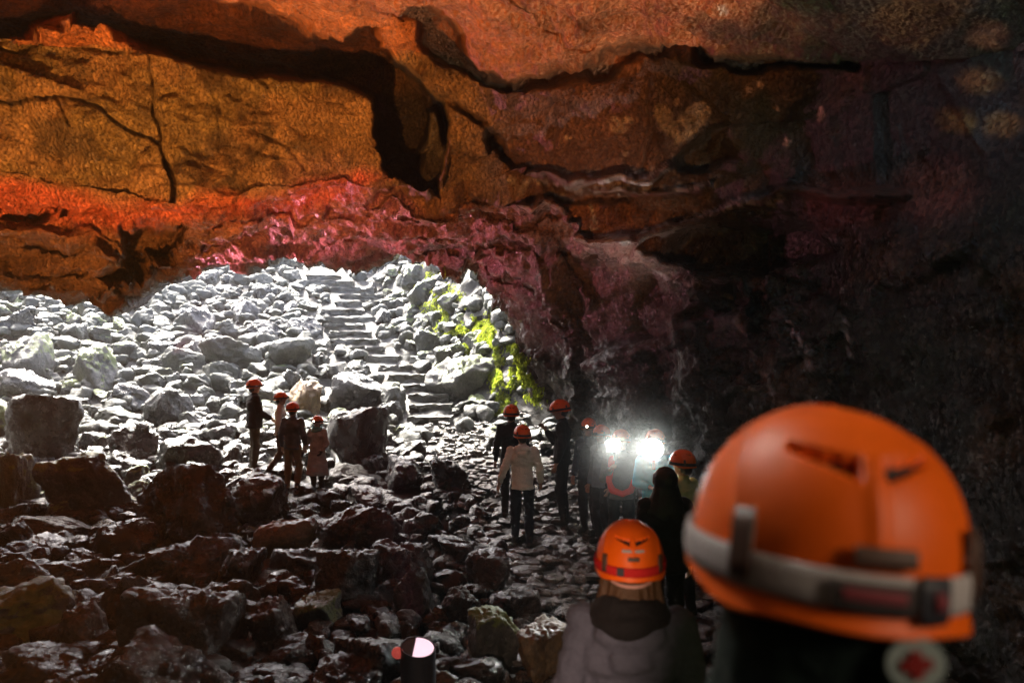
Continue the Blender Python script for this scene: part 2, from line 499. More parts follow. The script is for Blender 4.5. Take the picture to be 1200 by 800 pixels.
# second recess
recB = [(452, 30), (486, 10), (498, 18), (516, 40), (550, 66), (600, 92), (598, 102), (555, 96), (525, 86), (500, 62), (478, 40)]
push += 2.2 * sstep(-1, 6, poly_sd(wx, wy, recB))
recS = [(250, 8), (300, 12), (322, 10), (415, 38), (425, 48), (400, 52), (330, 36), (280, 26)]
push += 0.25 * sstep(-1, 8, poly_sd(wx, wy, recS))
cr = [([(560, 84), (600, 96), (660, 92), (740, 84), (790, 76), (850, 80), (1000, 80)], 5, .7),
      ([(600, 94), (680, 90), (760, 78), (820, 76)], 7, .5),
      ([(0, 55), (25, 62), (50, 55), (100, 60), (150, 66)], 1.6, .16),
      ([(0, 120), (45, 120), (90, 118), (120, 126), (150, 150), (188, 168), (190, 190), (205, 215), (204, 232)], 1.8, .2),
      ([(178, 62), (184, 100), (187, 140), (190, 170)], 1.4, .14),
      ([(190, 185), (206, 205), (203, 232)], 5, .35),
      ([(45, 118), (50, 150)], 1.5, .08), ([(78, 120), (90, 148)], 1.5, .08),
      ([(292, 0), (296, 18), (318, 30)], 1.5, .12),
      ([(600, 15), (622, 30), (640, 48), (660, 62), (690, 75)], 4, .14),
      ([(40, 20), (45, 40)], 4, .3),
      ([(570, 165), (575, 180), (598, 200)], 7, .5), ([(517, 120), (545, 140), (565, 150)], 4, .2),
      ([(535, 130), (560, 150), (575, 180)], 2.5, .15),
      ([(430, 236), (470, 228), (520, 240), (570, 232), (640, 238)], 3, .3), ([(455, 252), (510, 256), (560, 250), (620, 262), (680, 258)], 3, .3), ([(230, 268), (300, 252), (360, 256), (430, 246)], 2.5, .22),
      ([(260, 284), (330, 272), (400, 278), (470, 268), (530, 276)], 2.2, .2), ([(210, 300), (280, 294), (340, 290), (420, 292)], 2, .16), ([(480, 284), (530, 290), (580, 284), (640, 300), (700, 296)], 3, .3),
      ([(0, 290), (50, 296), (110, 290), (150, 300)], 3, .25), ([(0, 312), (70, 318), (120, 312)], 3, .25), ([(20, 334), (100, 338), (170, 330)], 3, .2),
      ([(560, 300), (600, 322), (640, 350), (660, 400)], 4, .3), ([(0, 240), (60, 248), (64, 262)], 3, .3),
      ([(300, 150), (340, 172), (352, 200)], 1.3, .08), ([(240, 90), (262, 130), (258, 170)], 1.1, .06), ([(660, 0), (668, 30), (700, 60)], 1.3, .07), ([(345, 95), (362, 120), (400, 128)], 1.2, .07),
      ([(760, 100), (768, 150), (750, 200)], 1.4, .1), ([(640, 110), (652, 150), (640, 195)], 1.3, .07),
      ]
for pl, wd, dp in cr:
    push += dp * (1 - sstep(wd * .3, wd * 1.3, seg_dist(wx, wy, pl)))
# hollows of the lower left roof
cav = [([(0, 242), (40, 246), (64, 258), (40, 264), (0, 258)], .7, 4), ([(140, 275), (165, 262), (210, 262), (220, 275), (190, 310), (170, 338), (110, 322), (105, 312), (140, 300)], 1.8, 8),
       ([(560, 170), (580, 160), (600, 195), (585, 200)], .5, 5),
       ([(780, 260), (840, 255), (960, 262), (980, 300), (900, 330), (800, 325), (760, 300)], .7, 20),
       ([(640, 285), (740, 290), (800, 330), (790, 400), (690, 420), (655, 350)], .6, 25),
       ([(800, 180), (830, 150), (860, 140), (880, 190), (840, 205), (800, 200)], .7, 10),
       ([(625, 222), (740, 228), (730, 240), (640, 244)], .5, 6)]
for pl, dp, sf in cav:
    push += dp * sstep(-1, sf, poly_sd(wx, wy, pl))
# jutting ledges on the right
led = [([(600, 208), (650, 216), (710, 214), (760, 210), (790, 192)], 9, .7), ([(640, 232), (700, 226), (780, 222), (835, 214)], 5, .5),
       ([(610, 240), (650, 250), (680, 268), (735, 284), (760, 270), (800, 256), (870, 240), (960, 232), (1060, 225)], 9, .75),
       ([(740, 284), (800, 322), (860, 330), (870, 380)], 6, .3), ([(560, 270), (620, 275), (650, 300), (700, 345)], 12, .3),
       ([(0, 268), (80, 285), (140, 300)], 10, .35), ([(0, 330), (90, 345), (190, 330)], 10, .3)]
for pl, wd, dp in led:
    push -= dp * (1 - sstep(0, wd, seg_dist(wx, wy, pl)))
P = P + ray * push[:, None]
# ragged rim: the last rows dip and lift
rag = lipw * (0.22 * facet(P, 0.7, 121) + 0.08 * fbm(P, 0.2, 3, 122))
P[:, 2] += rag * (1 - sstep(620, 680, px)) * (.5 + .5 * sstep(180, 260, px))

# base colours (the rock's own: iron-red, brown and grey lava, pale lichen; plus some painted shade and glints)
px, py = proj(P)
wx = px + 9 * fbm(P, 0.5, 5, 51); wy = py + 8 * fbm(P, 0.5, 5, 61)
col = np.zeros((len(P), 3))


def put(c, m):
    global col
    m = np.clip(m, 0, 1)[:, None]
    col = col * (1 - m) + np.array(c) * m


put((.42, .17, .07), np.ones(len(P)))
put((.27, .18, .085), face)
nz = fbm(P, 1.1, 4, 131)
put((.19, .15, .055), face * sstep(0.0, .7, nz) * .9)
st_ = fbm(P, .45, 4, 133)
put((.20, .085, .04), roof * sstep(.15, .8, nz) * .8)
put((.09, .065, .03), face * sstep(.05, .7, st_) * .8)
put((.36, .17, .13), lowceil)
put((.16, .09, .08), lowceil * sstep(.1, .6, st_) * .8)
put((.22, .12, .06), leftlow)
put((.16, .12, .10), sstep(3.0, 3.4, vv) * sstep(560, 640, px))
put((.20, .11, .08), sstep(540, 620, px) * face)
put((.50, .11, .065), .85 * sstep(-12, 14, poly_sd(wx, wy, [(-300, 190), (0, 208), (60, 214), (110, 236), (200, 240), (230, 226), (320, 232), (430, 200), (455, 208), (430, 226), (330, 250), (200, 264), (120, 276), (50, 262), (-300, 245)])))
put((.07, .065, .05), sstep(430, 440, px) * (1 - sstep(530, 540, px)) * sstep(95, 125, py) * (1 - sstep(228, 238, py)) * (push > .4))  # cleft recess painted darker for its shade, with a dark grey pillar
put((.045, .042, .03), sstep(690, 830, px + 40 * nz) * np.maximum(sstep(-30, 60, py - 60 + 60 * nz), sstep(800, 930, px + 50 * nz)))  # dark wall rock; the roof's right end is darkened as painted shade
nz2 = fbm(P, 0.8, 4, 141)
rt = sstep(820, 900, px)
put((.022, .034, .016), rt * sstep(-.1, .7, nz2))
put((.12, .07, .03), rt * sstep(0.25, .9, fbm(P, 0.55, 4, 151)) * .8)
for cxx, cyy, rr, cc in [(1155, 95, 26, (.5, .26, .08)), (1125, 140, 22, (.4, .25, .06)), (1175, 150, 24, (.45, .24, .07)), (1100, 225, 60, (.3, .1, .06)), (990, 235, 55, (.3, .1, .06)), (1160, 40, 25, (.3, .17, .09))]:
    put(cc, .8 * (1 - sstep(rr * .4, rr * 1.2, np.hypot(wx - cxx, (wy - cyy) * 1.3))))
lich = np.clip(sstep(-1, 3, poly_sd(wx, wy, [(768, 120), (790, 118), (800, 130), (830, 112), (835, 135), (818, 158), (790, 172), (775, 150)])), 0, 1) * sstep(-.5, .1, fbm(P, .12, 3, 161))
put((.42, .34, .20), lich * .8)
for cxx, cyy, rr in [(725, 150, 11), (733, 142, 8), (720, 140, 6), (882, 103, 6), (897, 96, 5), (924, 115, 5), (910, 130, 5), (960, 132, 10), (848, 8, 8), (662, 156, 4), (728, 186, 4), (805, 115, 5), (927, 160, 5)]:
    put((.5, .40, .30), (1 - sstep(rr * .6, rr, np.hypot(wx - cxx, wy - cyy))) * sstep(-.6, .0, fbm(P, .08, 3, 171)))

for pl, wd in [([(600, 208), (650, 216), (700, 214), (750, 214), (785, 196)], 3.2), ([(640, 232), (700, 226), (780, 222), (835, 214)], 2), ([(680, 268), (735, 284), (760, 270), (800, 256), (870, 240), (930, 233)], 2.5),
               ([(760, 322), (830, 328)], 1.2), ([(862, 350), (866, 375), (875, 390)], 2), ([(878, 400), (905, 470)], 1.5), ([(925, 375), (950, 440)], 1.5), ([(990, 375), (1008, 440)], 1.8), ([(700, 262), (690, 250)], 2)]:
    put((.55, .52, .50), (1 - sstep(wd * .8, wd * 2.1, seg_dist(wx, wy, pl))) * sstep(-.45, .15, fbm(P, .10, 3, 181)) * .9)  # pale ledge streaks painted as wet glints; the upright ones are pale roots

# back of the lip: the roof has thickness and rises into the daylight
Pg = P.reshape(nU, nV, 3)
rim = Pg[:, -1]
extra = []
for k, (dy, dz) in enumerate([(.12, -.03), (.35, .02), (.8, .15), (1.4, .5), (2.0, 1.1), (2.4, 2.2), (2.6, 4), (2.6, 6.5), (2.0, 7.5), (-2, 8)]):
    e = rim.copy()
    e[:, 1] += dy; e[:, 2] += dz
    if k < 8:
        e += (0.12 * facet(e, .6, 201 + k))[:, None] * np.array([0, .6, 1])
    extra.append(e)
full = np.concatenate([Pg, np.stack(extra, 1)], 1)
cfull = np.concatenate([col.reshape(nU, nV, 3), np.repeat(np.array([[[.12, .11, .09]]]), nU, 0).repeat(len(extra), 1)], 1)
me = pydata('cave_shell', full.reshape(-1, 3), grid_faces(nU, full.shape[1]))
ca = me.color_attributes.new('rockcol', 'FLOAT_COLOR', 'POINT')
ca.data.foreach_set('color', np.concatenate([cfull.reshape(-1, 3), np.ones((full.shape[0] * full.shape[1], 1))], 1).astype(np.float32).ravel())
wa = me.attributes.new('wet', 'FLOAT', 'POINT')
wetv = np.concatenate([(lowceil * (1 - leftlow * .6)).reshape(nU, nV), np.ones((nU, len(extra)))], 1)
wa.data.foreach_set('value', wetv.astype(np.float32).ravel())
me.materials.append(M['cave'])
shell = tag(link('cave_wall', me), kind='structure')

# the rest of the tunnel behind the viewer
ny, na = 40, 60
yy = np.linspace(4.2, -9, ny)
aa = np.linspace(-0.15, math.pi + 0.15, na)
YY, AA = np.meshgrid(yy, aa, indexing='ij')
shr = np.sqrt(np.clip((YY + 9.5) / 6, 0.02, 1))
TX = -3.9 + 9.0 * shr * np.cos(AA); TZ = -0.2 + 6.9 * shr * np.sin(AA)
P2 = np.stack([TX.ravel(), YY.ravel(), TZ.ravel()], 1)
P2 = P2 + (0.35 * facet(P2, 1.4, 301))[:, None] * np.array([[.6, .3, .6]])
me = pydata('tunnel', P2, grid_faces(ny, na))
ca = me.color_attributes.new('rockcol', 'FLOAT_COLOR', 'POINT')
ca.data.foreach_set('color', np.tile(np.array([.12, .09, .06, 1], np.float32), len(P2)))
me.materials.append(M['cave'])
tag(link('cave_ceiling', me), kind='structure')

# crater walls beyond the lip
ring = np.array([(-13, 11), (-15.5, 15), (-19, 21), (-18, 28), (-13, 33.5), (-7, 35), (-1, 34), (3, 30), (4.5, 24), (4, 19), (2.2, 16.8)], float)
ts = np.linspace(0, len(ring) - 1, 260)
rx = np.interp(ts, range(len(ring)), ring[:, 0]); ry = np.interp(ts, range(len(ring)), ring[:, 1])
hh = np.linspace(0, 1, 70)
TT, HH = np.meshgrid(np.arange(260), hh, indexing='ij')
cxy = np.array([-7, 24])
dx = rx[TT] - cxy[0]; dy = ry[TT] - cxy[1]
P3 = np.stack([cxy[0] + dx * (1 + .16 * HH), cxy[1] + dy * (1 + .16 * HH), 0 + (11.0 - 2.9 * sstep(26, 33, ry[TT])) * HH + 0.35 * np.sin(TT * .11)], -1).reshape(-1, 3)
P3 = P3 + (0.5 * facet(P3, 1.6, 311) + .25 * facet(P3, .5, 313))[:, None] * np.array([[.7, .7, .3]])
me = pydata('crater_wall', P3, grid_faces(260, 70))
me.materials.append(M['crater'])
tag(link('crater_wall', me), kind='structure')


# ------------------------------------------------------------------ rocks
def ico(sub):
    bm = bmesh.new()
    bmesh.ops.create_icosphere(bm, subdivisions=sub, radius=1)
    V = np.array([v.co[:] for v in bm.verts]); Fc = np.array([[v.index for v in f.verts] for f in bm.faces])
    bm.free()
    V /= np.linalg.norm(V, axis=1, keepdims=True)
    return V, Fc


ICO = {k: ico(k) for k in (3, 5, 6)}


def rock_verts(seed, sub=5, planes=14, soft=0.03, flat=True):
    r = np.random.default_rng(seed)
    V, Fc = ICO[sub]
    n = r.normal(size=(planes, 3)); n /= np.linalg.norm(n, axis=1, keepdims=True)
    d = r.uniform(0.5, 1.0, planes)
    if flat:
        n = np.vstack([n, [[.12 * r.normal(), .12 * r.normal(), 1]], [[0, 0, -1]]]); d = np.append(d, [r.uniform(.5, .75), .7])
        n /= np.linalg.norm(n, axis=1, keepdims=True)
    dots = V @ n.T
    rad = np.where(dots > 0.02, d / np.maximum(dots, 0.02), 50)
    rad = np.minimum(rad, 1.25)
    rs = -np.log(np.exp(-rad / soft).sum(1) + np.exp(-1.25 / soft)) * soft
    Pp = V * rs[:, None]
    o = seed * 3.1
    Pp = Pp + V * (0.11 * facet(Pp + o, .5, seed) + 0.06 * facet(Pp + o, .2, seed + 9) + 0.07 * fbm(Pp + o, .5, 3, seed) + 0.022 * fbm(Pp + o, .12, 4, seed + 5))[:, None]
    mx = np.abs(Pp).max(0)
    return Pp / mx, Fc


VAR = []
for k in range(18):
    V, Fc = rock_verts(100 + k, 5, planes=int(9 + k % 7))
    VAR.append(pydata('rock_shape', V, Fc))


def rock_mesh(k, mat):
    key = (k, mat)
    if key not in rock_mesh.c:
        me = VAR[k].copy()
        me.materials.append(M[mat])
        rock_mesh.c[key] = me
    return rock_mesh.c[key]


rock_mesh.c = {}


def place_rock(name, x, y, z, sx, sy, sz, k, mat, rz=None, tilt=.25, seed=0):
    r = random.Random(seed * 77 + 5)
    o = link(name, rock_mesh(k, mat))
    o.scale = (sx, sy, sz)
    o.location = (x, y, z)
    o.rotation_euler = (r.uniform(-tilt, tilt), r.uniform(-tilt, tilt), rz if rz is not None else r.uniform(0, 6.28))
    return o


# traced boulders: px, py (centre), width, height, material, label
BIG = [
    (104, 572, 112, 78, 'rock_moss', 'big rounded dark boulder with mossy rim, behind the pale wet slab'),
    (212, 604, 128, 100, 'rock', 'broad dark boulder with pale tilted face, between mossy boulder and standing group'),
    (300, 592, 104, 72, 'rock', 'dark boulder just below the feet of the man in dark jacket'),
    (14, 572, 56, 80, 'rock_moss', 'yellow-green mossy boulder cut by the left picture edge'),
    (72, 622, 88, 26, 'step', 'thin pale wet slab lying flat below the mossy rounded boulder'),
    (335, 640, 72, 56, 'rock_ochre', 'brown triangular boulder below the group standing on rubble'),
    (424, 512, 72, 78, 'rock_red', 'tall reddish block just right of person in long pale coat'),
    (232, 745, 140, 120, 'rock', 'largest low dark boulder with wet flat top near the bottom edge'),
    (92, 748, 66, 62, 'rock_red', 'reddish boulder with pale crusted top, left of the largest low boulder'),
    (150, 712, 60, 66, 'rock', 'upright dark boulder behind the reddish boulder with pale crusted top'),
    (420, 628, 90, 60, 'rock_red', 'maroon boulder on the left edge of the wet path'),
    (470, 668, 84, 76, 'rock_red', 'large shadowed maroon boulder behind the small floor lamp'),
    (412, 680, 70, 80, 'rock', 'dark pitted boulder left of the large shadowed maroon boulder'),
    (536, 650, 82, 44, 'rock', 'flat tilted slab leaning into the path edge below the woman in cream'),
    (574, 676, 56, 56, 'rock_red', 'wet round brown boulder beside the path, right of tilted slab'),
    (636, 768, 76, 70, 'rock_ochre', 'ochre boulder with white flat top by the grey-coated shoulder'),
    (572, 752, 72, 78, 'rock_moss', 'dark boulder with mossy left flank, left of the ochre boulder'),
    (606, 712, 60, 40, 'rock_red', 'low brown slab lying behind the ochre boulder'),
    (522, 562, 58, 42, 'rock', 'squat dark block sitting in the middle of the path'),
    (460, 467, 42, 38, 'rock_dry', 'grey pitted round boulder touching the left side of the lower steps'),
    (545, 447, 74, 56, 'rock_moss', 'dark boulder with mossy top, right of the lower steps'),
    (415, 462, 72, 46, 'rock', 'dark wedge of rock left of the grey pitted round boulder'),
    (264, 418, 78, 40, 'rock_dry', 'wide block with pale flat top halfway up the daylit slope'),
    (340, 418, 56, 38, 'rock_dry', 'boulder with glaring white top beside the wide pale-topped block'),
    (56, 505, 108, 92, 'rock', 'huge dark block at the left above the mossy rounded boulder'),
    (28, 425, 50, 62, 'rock_moss', 'yellow-mossed boulder at the left picture edge under the roof lip'),
    (108, 436, 56, 54, 'rock_moss', 'boulder with yellow-green right side behind the huge dark block'),
    (200, 482, 50, 52, 'rock', 'dark angular boulder between the huge block and the wide pale-topped block'),
    (224, 536, 68, 44, 'rock', 'rounded dark boulder behind the broad boulder with pale tilted face'),
    (156, 520, 60, 50, 'rock', 'dark boulder right of the huge dark block at the left'),
    (432, 778, 84, 66, 'rock', 'brown pitted rock in front of the small floor lamp'),
    (556, 792, 80, 46, 'rock_red', 'brown rock at bottom edge between floor lamp and ochre boulder'),
    (52, 792, 100, 44, 'rock', 'low pale-topped rock at the bottom left corner'),
    (378, 722, 62, 46, 'rock_moss', 'moss-topped rock between largest low boulder and maroon boulders'),
    (318, 738, 70, 70, 'rock_red', 'dark red boulder right of the largest low boulder'),
    (146, 640, 66, 50, 'rock', 'dark rock below the pale wet slab'),
    (282, 670, 66, 50, 'rock', 'dark rock with pale cap, left below the brown triangular boulder'),
    (30, 690, 70, 60, 'rock', 'dark boulder at left edge above the bottom corner'),
    (360, 470, 40, 46, 'rock_ochre', 'pointed brown boulder behind the two people standing close together'),
    (490, 700, 50, 64, 'rock', 'narrow upright dark rock standing left of the mossy-flanked boulder'),
    (535, 715, 50, 60, 'rock_red', 'brown upright rock between narrow dark rock and low brown slab'),
]
placed = []     # px, py, r
for i, (bx_, by_, bw, bh, mt, lb) in enumerate(BIG):
    Yh = hit(bx_, min(by_ + bh * .38, 860))
    if Yh is None:
        continue
    Yc = Yh + bw / F * Yh * .25
    sx = bw / F * Yc * .56
    sz = bh / F * Yc * .60
    p = at(bx_, by_, Yc)
    o = place_rock('boulder', p.x, Yc, p.z, sx, sx * random.uniform(.75, 1.0), sz, i % 18, mt, rz=random.choice((0, 3.14)) + random.uniform(-.5, .5), tilt=.28, seed=i)
    if mt == 'step':
        o.scale.y = sx * .6
    tag(o, lb, 'boulder')
    placed.append((bx_, by_, bw * .5, bh * .5))

# traced flights of stone steps
STEP = [(480, 527, 488), (481, 527, 474), (480, 524, 462), (470, 514, 450), (455, 496, 438), (445, 480, 427), (428, 466, 416), (404, 446, 405), (390, 440, 396), (387, 431, 387),
        (381, 425, 378), (378, 434, 370), (378, 422, 361), (396, 440, 351), (400, 446, 343), (384, 436, 335), (362, 410, 327), (360, 396, 320)]
stair = empty('stone_stairs', at(500, 490, 17))
tag(stair, 'rough stone stairs climbing the daylit rubble slope out of the cave', 'stairs')
Minv = Matrix.Translation(-stair.location)
stepinfo = []
for i, (x0, x1, yy_) in enumerate(STEP):
    xm = (x0 + x1) / 2
    Yh = hit(xm, yy_ + 6)
    p = at(xm, yy_ + 5, Yh)
    wd = (x1 - x0) / F * Yh
    nx, nyy, nz_ = 26, 12, 8
    V, Fc = [], []
    bm = bmesh.new()
    bmesh.ops.create_cube(bm, size=1)
    bmesh.ops.subdivide_edges(bm, edges=bm.edges[:], cuts=9, use_grid_fill=True)
    V = np.array([v.co[:] for v in bm.verts])
    V = V * np.array([wd * 1.08, .66, .30])
    r0 = V + np.array([i * 5.7, 0, 0])
    V = V + (0.10 * facet(r0, .35, 400 + i))[:, None] * np.array([[.4, .9, .28]]) + (0.03 * fbm(r0, .1, 3, 410))[:, None]
    for v, c in zip(bm.verts, V):
        v.co = c
    for f in bm.faces: f.smooth = False
    me = bpy.data.meshes.new('step'); bm.to_mesh(me); bm.free()
    me.materials.append(M['step'])
    o = link('step', me, stair)
    o.location = Vector((p.x, Yh + .33, p.z - .05)) - stair.location
    o.rotation_euler = (0, 0, random.uniform(-.12, .12))
    stepinfo.append((xm, yy_, (x1 - x0) / 2))

# random boulders of the rubble, kept where the photograph shows rubble
RUB = [(-60, 345), (60, 352), (140, 352), (200, 325), (345, 300), (440, 300), (520, 330), (560, 400), (575, 470), (545, 520), (500, 540), (470, 600), (560, 640), (600, 680), (640, 720), (660, 800), (640, 860), (-60, 860)]
cells = []
tries = 0
N_IND = 252
while len(cells) < N_IND and tries < 60000:
    tries += 1
    x_, y_ = random.uniform(-50, 650), random.uniform(300, 850)
    if poly_sd(np.array([x_]), np.array([y_]), RUB)[0] < 0:
        continue
    Yh = hit(x_, y_)
    if Yh is None or Yh > 33: continue
    big = random.random() ** 1.7
    wr = (0.26 + .55 * big) * (1.0 if Yh > 12 else .8)
    rp = wr * F / Yh
    xw = (x_ - 600) * Yh / F
    if abs(xw - path_x(Yh)) < .62 + wr * .55: continue
    bad = False
    for (qx, qy, qa, qb) in placed:
        if ((x_ - qx) / (qa * .74 + rp * .52)) ** 2 + ((y_ - qy) / (qb * .74 + rp * .34)) ** 2 < 1:
            bad = True; break
    if bad: continue
    for (qx, qy, qr) in stepinfo:
        if abs(x_ - qx) < qr + rp * .8 and abs(y_ - qy) < 8 + rp * .5:
            bad = True; break
    # people stand here
    if (270 < x_ < 395 and 520 < y_ < 600): bad = True
    if bad: continue
    placed.append((x_, y_, rp, rp * .7))
    cells.append((x_, y_, Yh, wr))
SHORT = ['the big mossy-rimmed boulder', 'the broad pale-faced boulder', 'the boulder under the dark-jacketed man', 'the yellow-green edge boulder', 'the thin pale wet slab', 'the brown triangular boulder',
         'the tall reddish block', 'the largest low boulder', 'the reddish crusted boulder', 'the upright dark boulder', 'the maroon boulder by the path', 'the large shadowed maroon boulder', 'the dark pitted boulder',
         'the flat tilted slab', 'the wet round brown boulder', 'the ochre boulder', 'the mossy-flanked boulder', 'the low brown slab', 'the squat block on the path', 'the grey pitted round boulder',
         'the mossy-topped boulder by the steps', 'the dark rock wedge', 'the wide pale-topped block', 'the glaring white-topped boulder', 'the huge dark block', 'the yellow-mossed edge boulder', 'the boulder with yellow-green side',
         'the dark angular boulder', 'the small rounded dark boulder', 'the boulder right of the huge block', 'the brown pitted rock', 'the brown bottom-edge rock', 'the pale-topped corner rock', 'the moss-topped rock',
         'the dark red boulder', 'the rock below the pale slab', 'the pale-capped rock', 'the dark left-edge boulder', 'the pointed brown boulder', 'the narrow upright dark rock', 'the brown upright rock']
TONE = {'rock_dry': 'pale grey', 'rock': 'dark', 'rock_moss': 'mossy', 'rock_red': 'reddish'}
LG = {}
for i, (x_, y_, Yh, wr) in enumerate(cells):
    p = at(x_, y_, Yh)
    if Yh > 17.5:
        mt = ('rock_moss' if (x_ > 455 or (x_ < 150 and random.random() < .6)) else random.choice(['rock_dry', 'rock_dry', 'rock']))
        gp = 'rocks on the sunlit slope left of the stairs' if x_ < 380 else 'rocks beside the upper stairs'
    elif Yh > 12.0:
        mt = random.choice(['rock', 'rock', 'rock_dry', 'rock_moss'])
        gp = 'rocks behind the group on the rubble'
    elif Yh > 7.5:
        mt = random.choice(['rock', 'rock', 'rock_moss', 'rock_moss' if x_ < 300 else 'rock_red'])
        gp = 'shadowed rocks before the group on the rubble'
    else:
        mt = random.choice(['rock', 'rock_moss', 'rock', 'rock'] if x_ < 330 else ['rock', 'rock_red', 'rock_red', 'rock'])
        gp = 'wet rocks in the lowest rubble'
    o = place_rock('lava_rock', p.x, Yh + wr * .3, p.z + wr * .10, wr, wr * random.uniform(.65, 1), wr * random.uniform(.5, .95), random.randrange(18), mt, tilt=.45, seed=i + 100)
    k = min(range(len(BIG)), key=lambda q: math.hypot(BIG[q][0] - x_, (BIG[q][1] - y_) * 1.2))
    dx, dy = x_ - BIG[k][0], (y_ - BIG[k][1]) * 1.2
    dd = math.hypot(dx, dy)
    ang = math.degrees(math.atan2(-dy, dx)) % 360
    rel = ['right of', 'up and right of', 'above', 'up and left of', 'left of', 'down and left of', 'below', 'down and right of'][int((ang + 22.5) // 45) % 8]
    far = '' if dd < 70 else 'some way ' if dd < 125 else 'far '
    size = 'small' if wr < .33 else 'large' if wr > .52 else 'mid-sized'
    lb = '%s %s lava rock %s%s %s' % (size, TONE[mt], far, rel, SHORT[k])
    gp = LG.setdefault(lb, gp)
    tag(o, lb, 'rock', gp)

# small rubble between them: one mass
base3 = [rock_verts(500 + k, 3, planes=9, soft=.05)[0] for k in range(8)]
F3 = ICO[3][1]
nv3 = len(base3[0])
def heap(name, n, xr, yr, size, mat, label, cond=None, flatz=1.0, zoff=0):
    VV, FF = [], []
    k = 0
    t = 0
    while k < n and t < n * 40:
        t += 1
        y_ = yr[0] + (yr[1] - yr[0]) * random.random() ** 1.2
        x_ = random.uniform(*xr)
        if abs(x_) > y_ * .85 + 1: continue
        if cond and not cond(x_, y_): continue
        if y_ > 16:
            qx_, qy_ = 600 + x_ * F / y_, 450 - (float(hz(x_, y_)) - CZ) * F / y_
            if any(abs(qx_ - a) < c + 3 and abs(qy_ - b) < 8 for a, b, c in stepinfo): continue
        s = random.uniform(*size) ** 1
        a = Matrix.Rotation(random.uniform(0, 6.28), 3, 'Z') @ Matrix.Rotation(random.uniform(-.7, .7) * flatz, 3, 'X')
        V = base3[random.randrange(8)] * np.array([s, s * random.uniform(.6, 1), s * random.uniform(.4, .9) * flatz])
        V = V @ np.array(a).T + np.array([x_, y_, float(hz(x_, y_)) + s * .15 + zoff])
        VV.append(V); FF.append(F3 + k * nv3)
        k += 1
    me = pydata(name, np.concatenate(VV), np.concatenate(FF))
    me.materials.append(M[mat])
    return tag(link(name, me), label, 'rubble', kind='stuff')
heap('rubble', 1500, (-12, 2), (3.2, 16), (.05, .22), 'rock', 'small dark lava rubble filling the gaps between the boulders', lambda x, y: x < path_x(y) - .6)
heap('rubble', 1500, (-17, 2), (15, 32), (.10, .34), 'rock_dry', 'small pale rubble between rocks on the sunlit slope', lambda x, y: abs(x - path_x(y)) > .5 or y > 30)
heap('gravel', 1700, (-2, 3), (3.0, 17), (.035, .13), 'path', 'wet gravel and cobbles scattered over the trodden path', lambda x, y: -.9 < x - path_x(y) < 2.2, .6, -.02)

# flat stones of the path
pst = []
for i in range(4000):
    if len(pst) >= 95: break
    y_ = random.uniform(3.6, 16.6); 
    x_ = path_x(y_) + random.uniform(-.95, 1.1 + .5 * (y_ < 12))
    s = random.uniform(.12, .30)
    if any((x_ - a) ** 2 + (y_ - b) ** 2 < (s + c) ** 2 * .8 for a, b, c in pst): continue
    pst.append((x_, y_, s))
for i, (x_, y_, s) in enumerate(pst):
    o = place_rock('path_stone', x_, y_, float(hz(x_, y_)) + .0, s, s * random.uniform(.6, .95), s * random.uniform(.18, .38), random.randrange(18), 'path', tilt=.10, seed=i + 900)
    u_ = x_ - path_x(y_)
    lane = 'left in the path' if u_ < -.3 else 'mid path' if u_ < .45 else 'right in the path'
    zone = 'beside the near woman' if y_ < 5 else 'below the woman in cream' if y_ < 8.6 else 'around the feet of the standing group' if y_ < 11.5 else 'behind the standing group' if y_ < 14 else 'at the foot of the stairs'
    tag(o, '%s flat wet stone %s %s' % ('small' if s < .2 else 'large', lane, zone), 'stone', 'flat wet stones of the path')

# shards of rock hanging from the right-hand ledges are part of the wall mesh; moss hangs on the wall edge
mosspts = []
MO = [((532, 345), (530, 395), 8), ((540, 388), (580, 392), 6), ((558, 362), (580, 405), 8), ((572, 395), (583, 440), 9), ((583, 430), (590, 480), 8),
      ((595, 430), (606, 450), 8), ((600, 400), (625, 440), 6), ((612, 425), (632, 470), 7), ((590, 470), (600, 505), 9)]
dgm = bpy.context.evaluated_depsgraph_get
from mathutils.bvhtree import BVHTree
bvh = BVHTree.FromPolygons([tuple(v) for v in full.reshape(-1, 3)], [tuple(f) for f in grid_faces(nU, full.shape[1]).tolist()])
VV, FF = [], []
camv = Vector((0, 0, CZ))
gbvh = BVHTree.FromPolygons(np.stack([X, Y, Z], 1).tolist(), grid_faces(len(gx), len(gy)).tolist())
MO += [((505, 325), (520, 360), 16), ((500, 350), (535, 400), 14), ((470, 318), (500, 330), 9), ((540, 400), (570, 430), 10)]
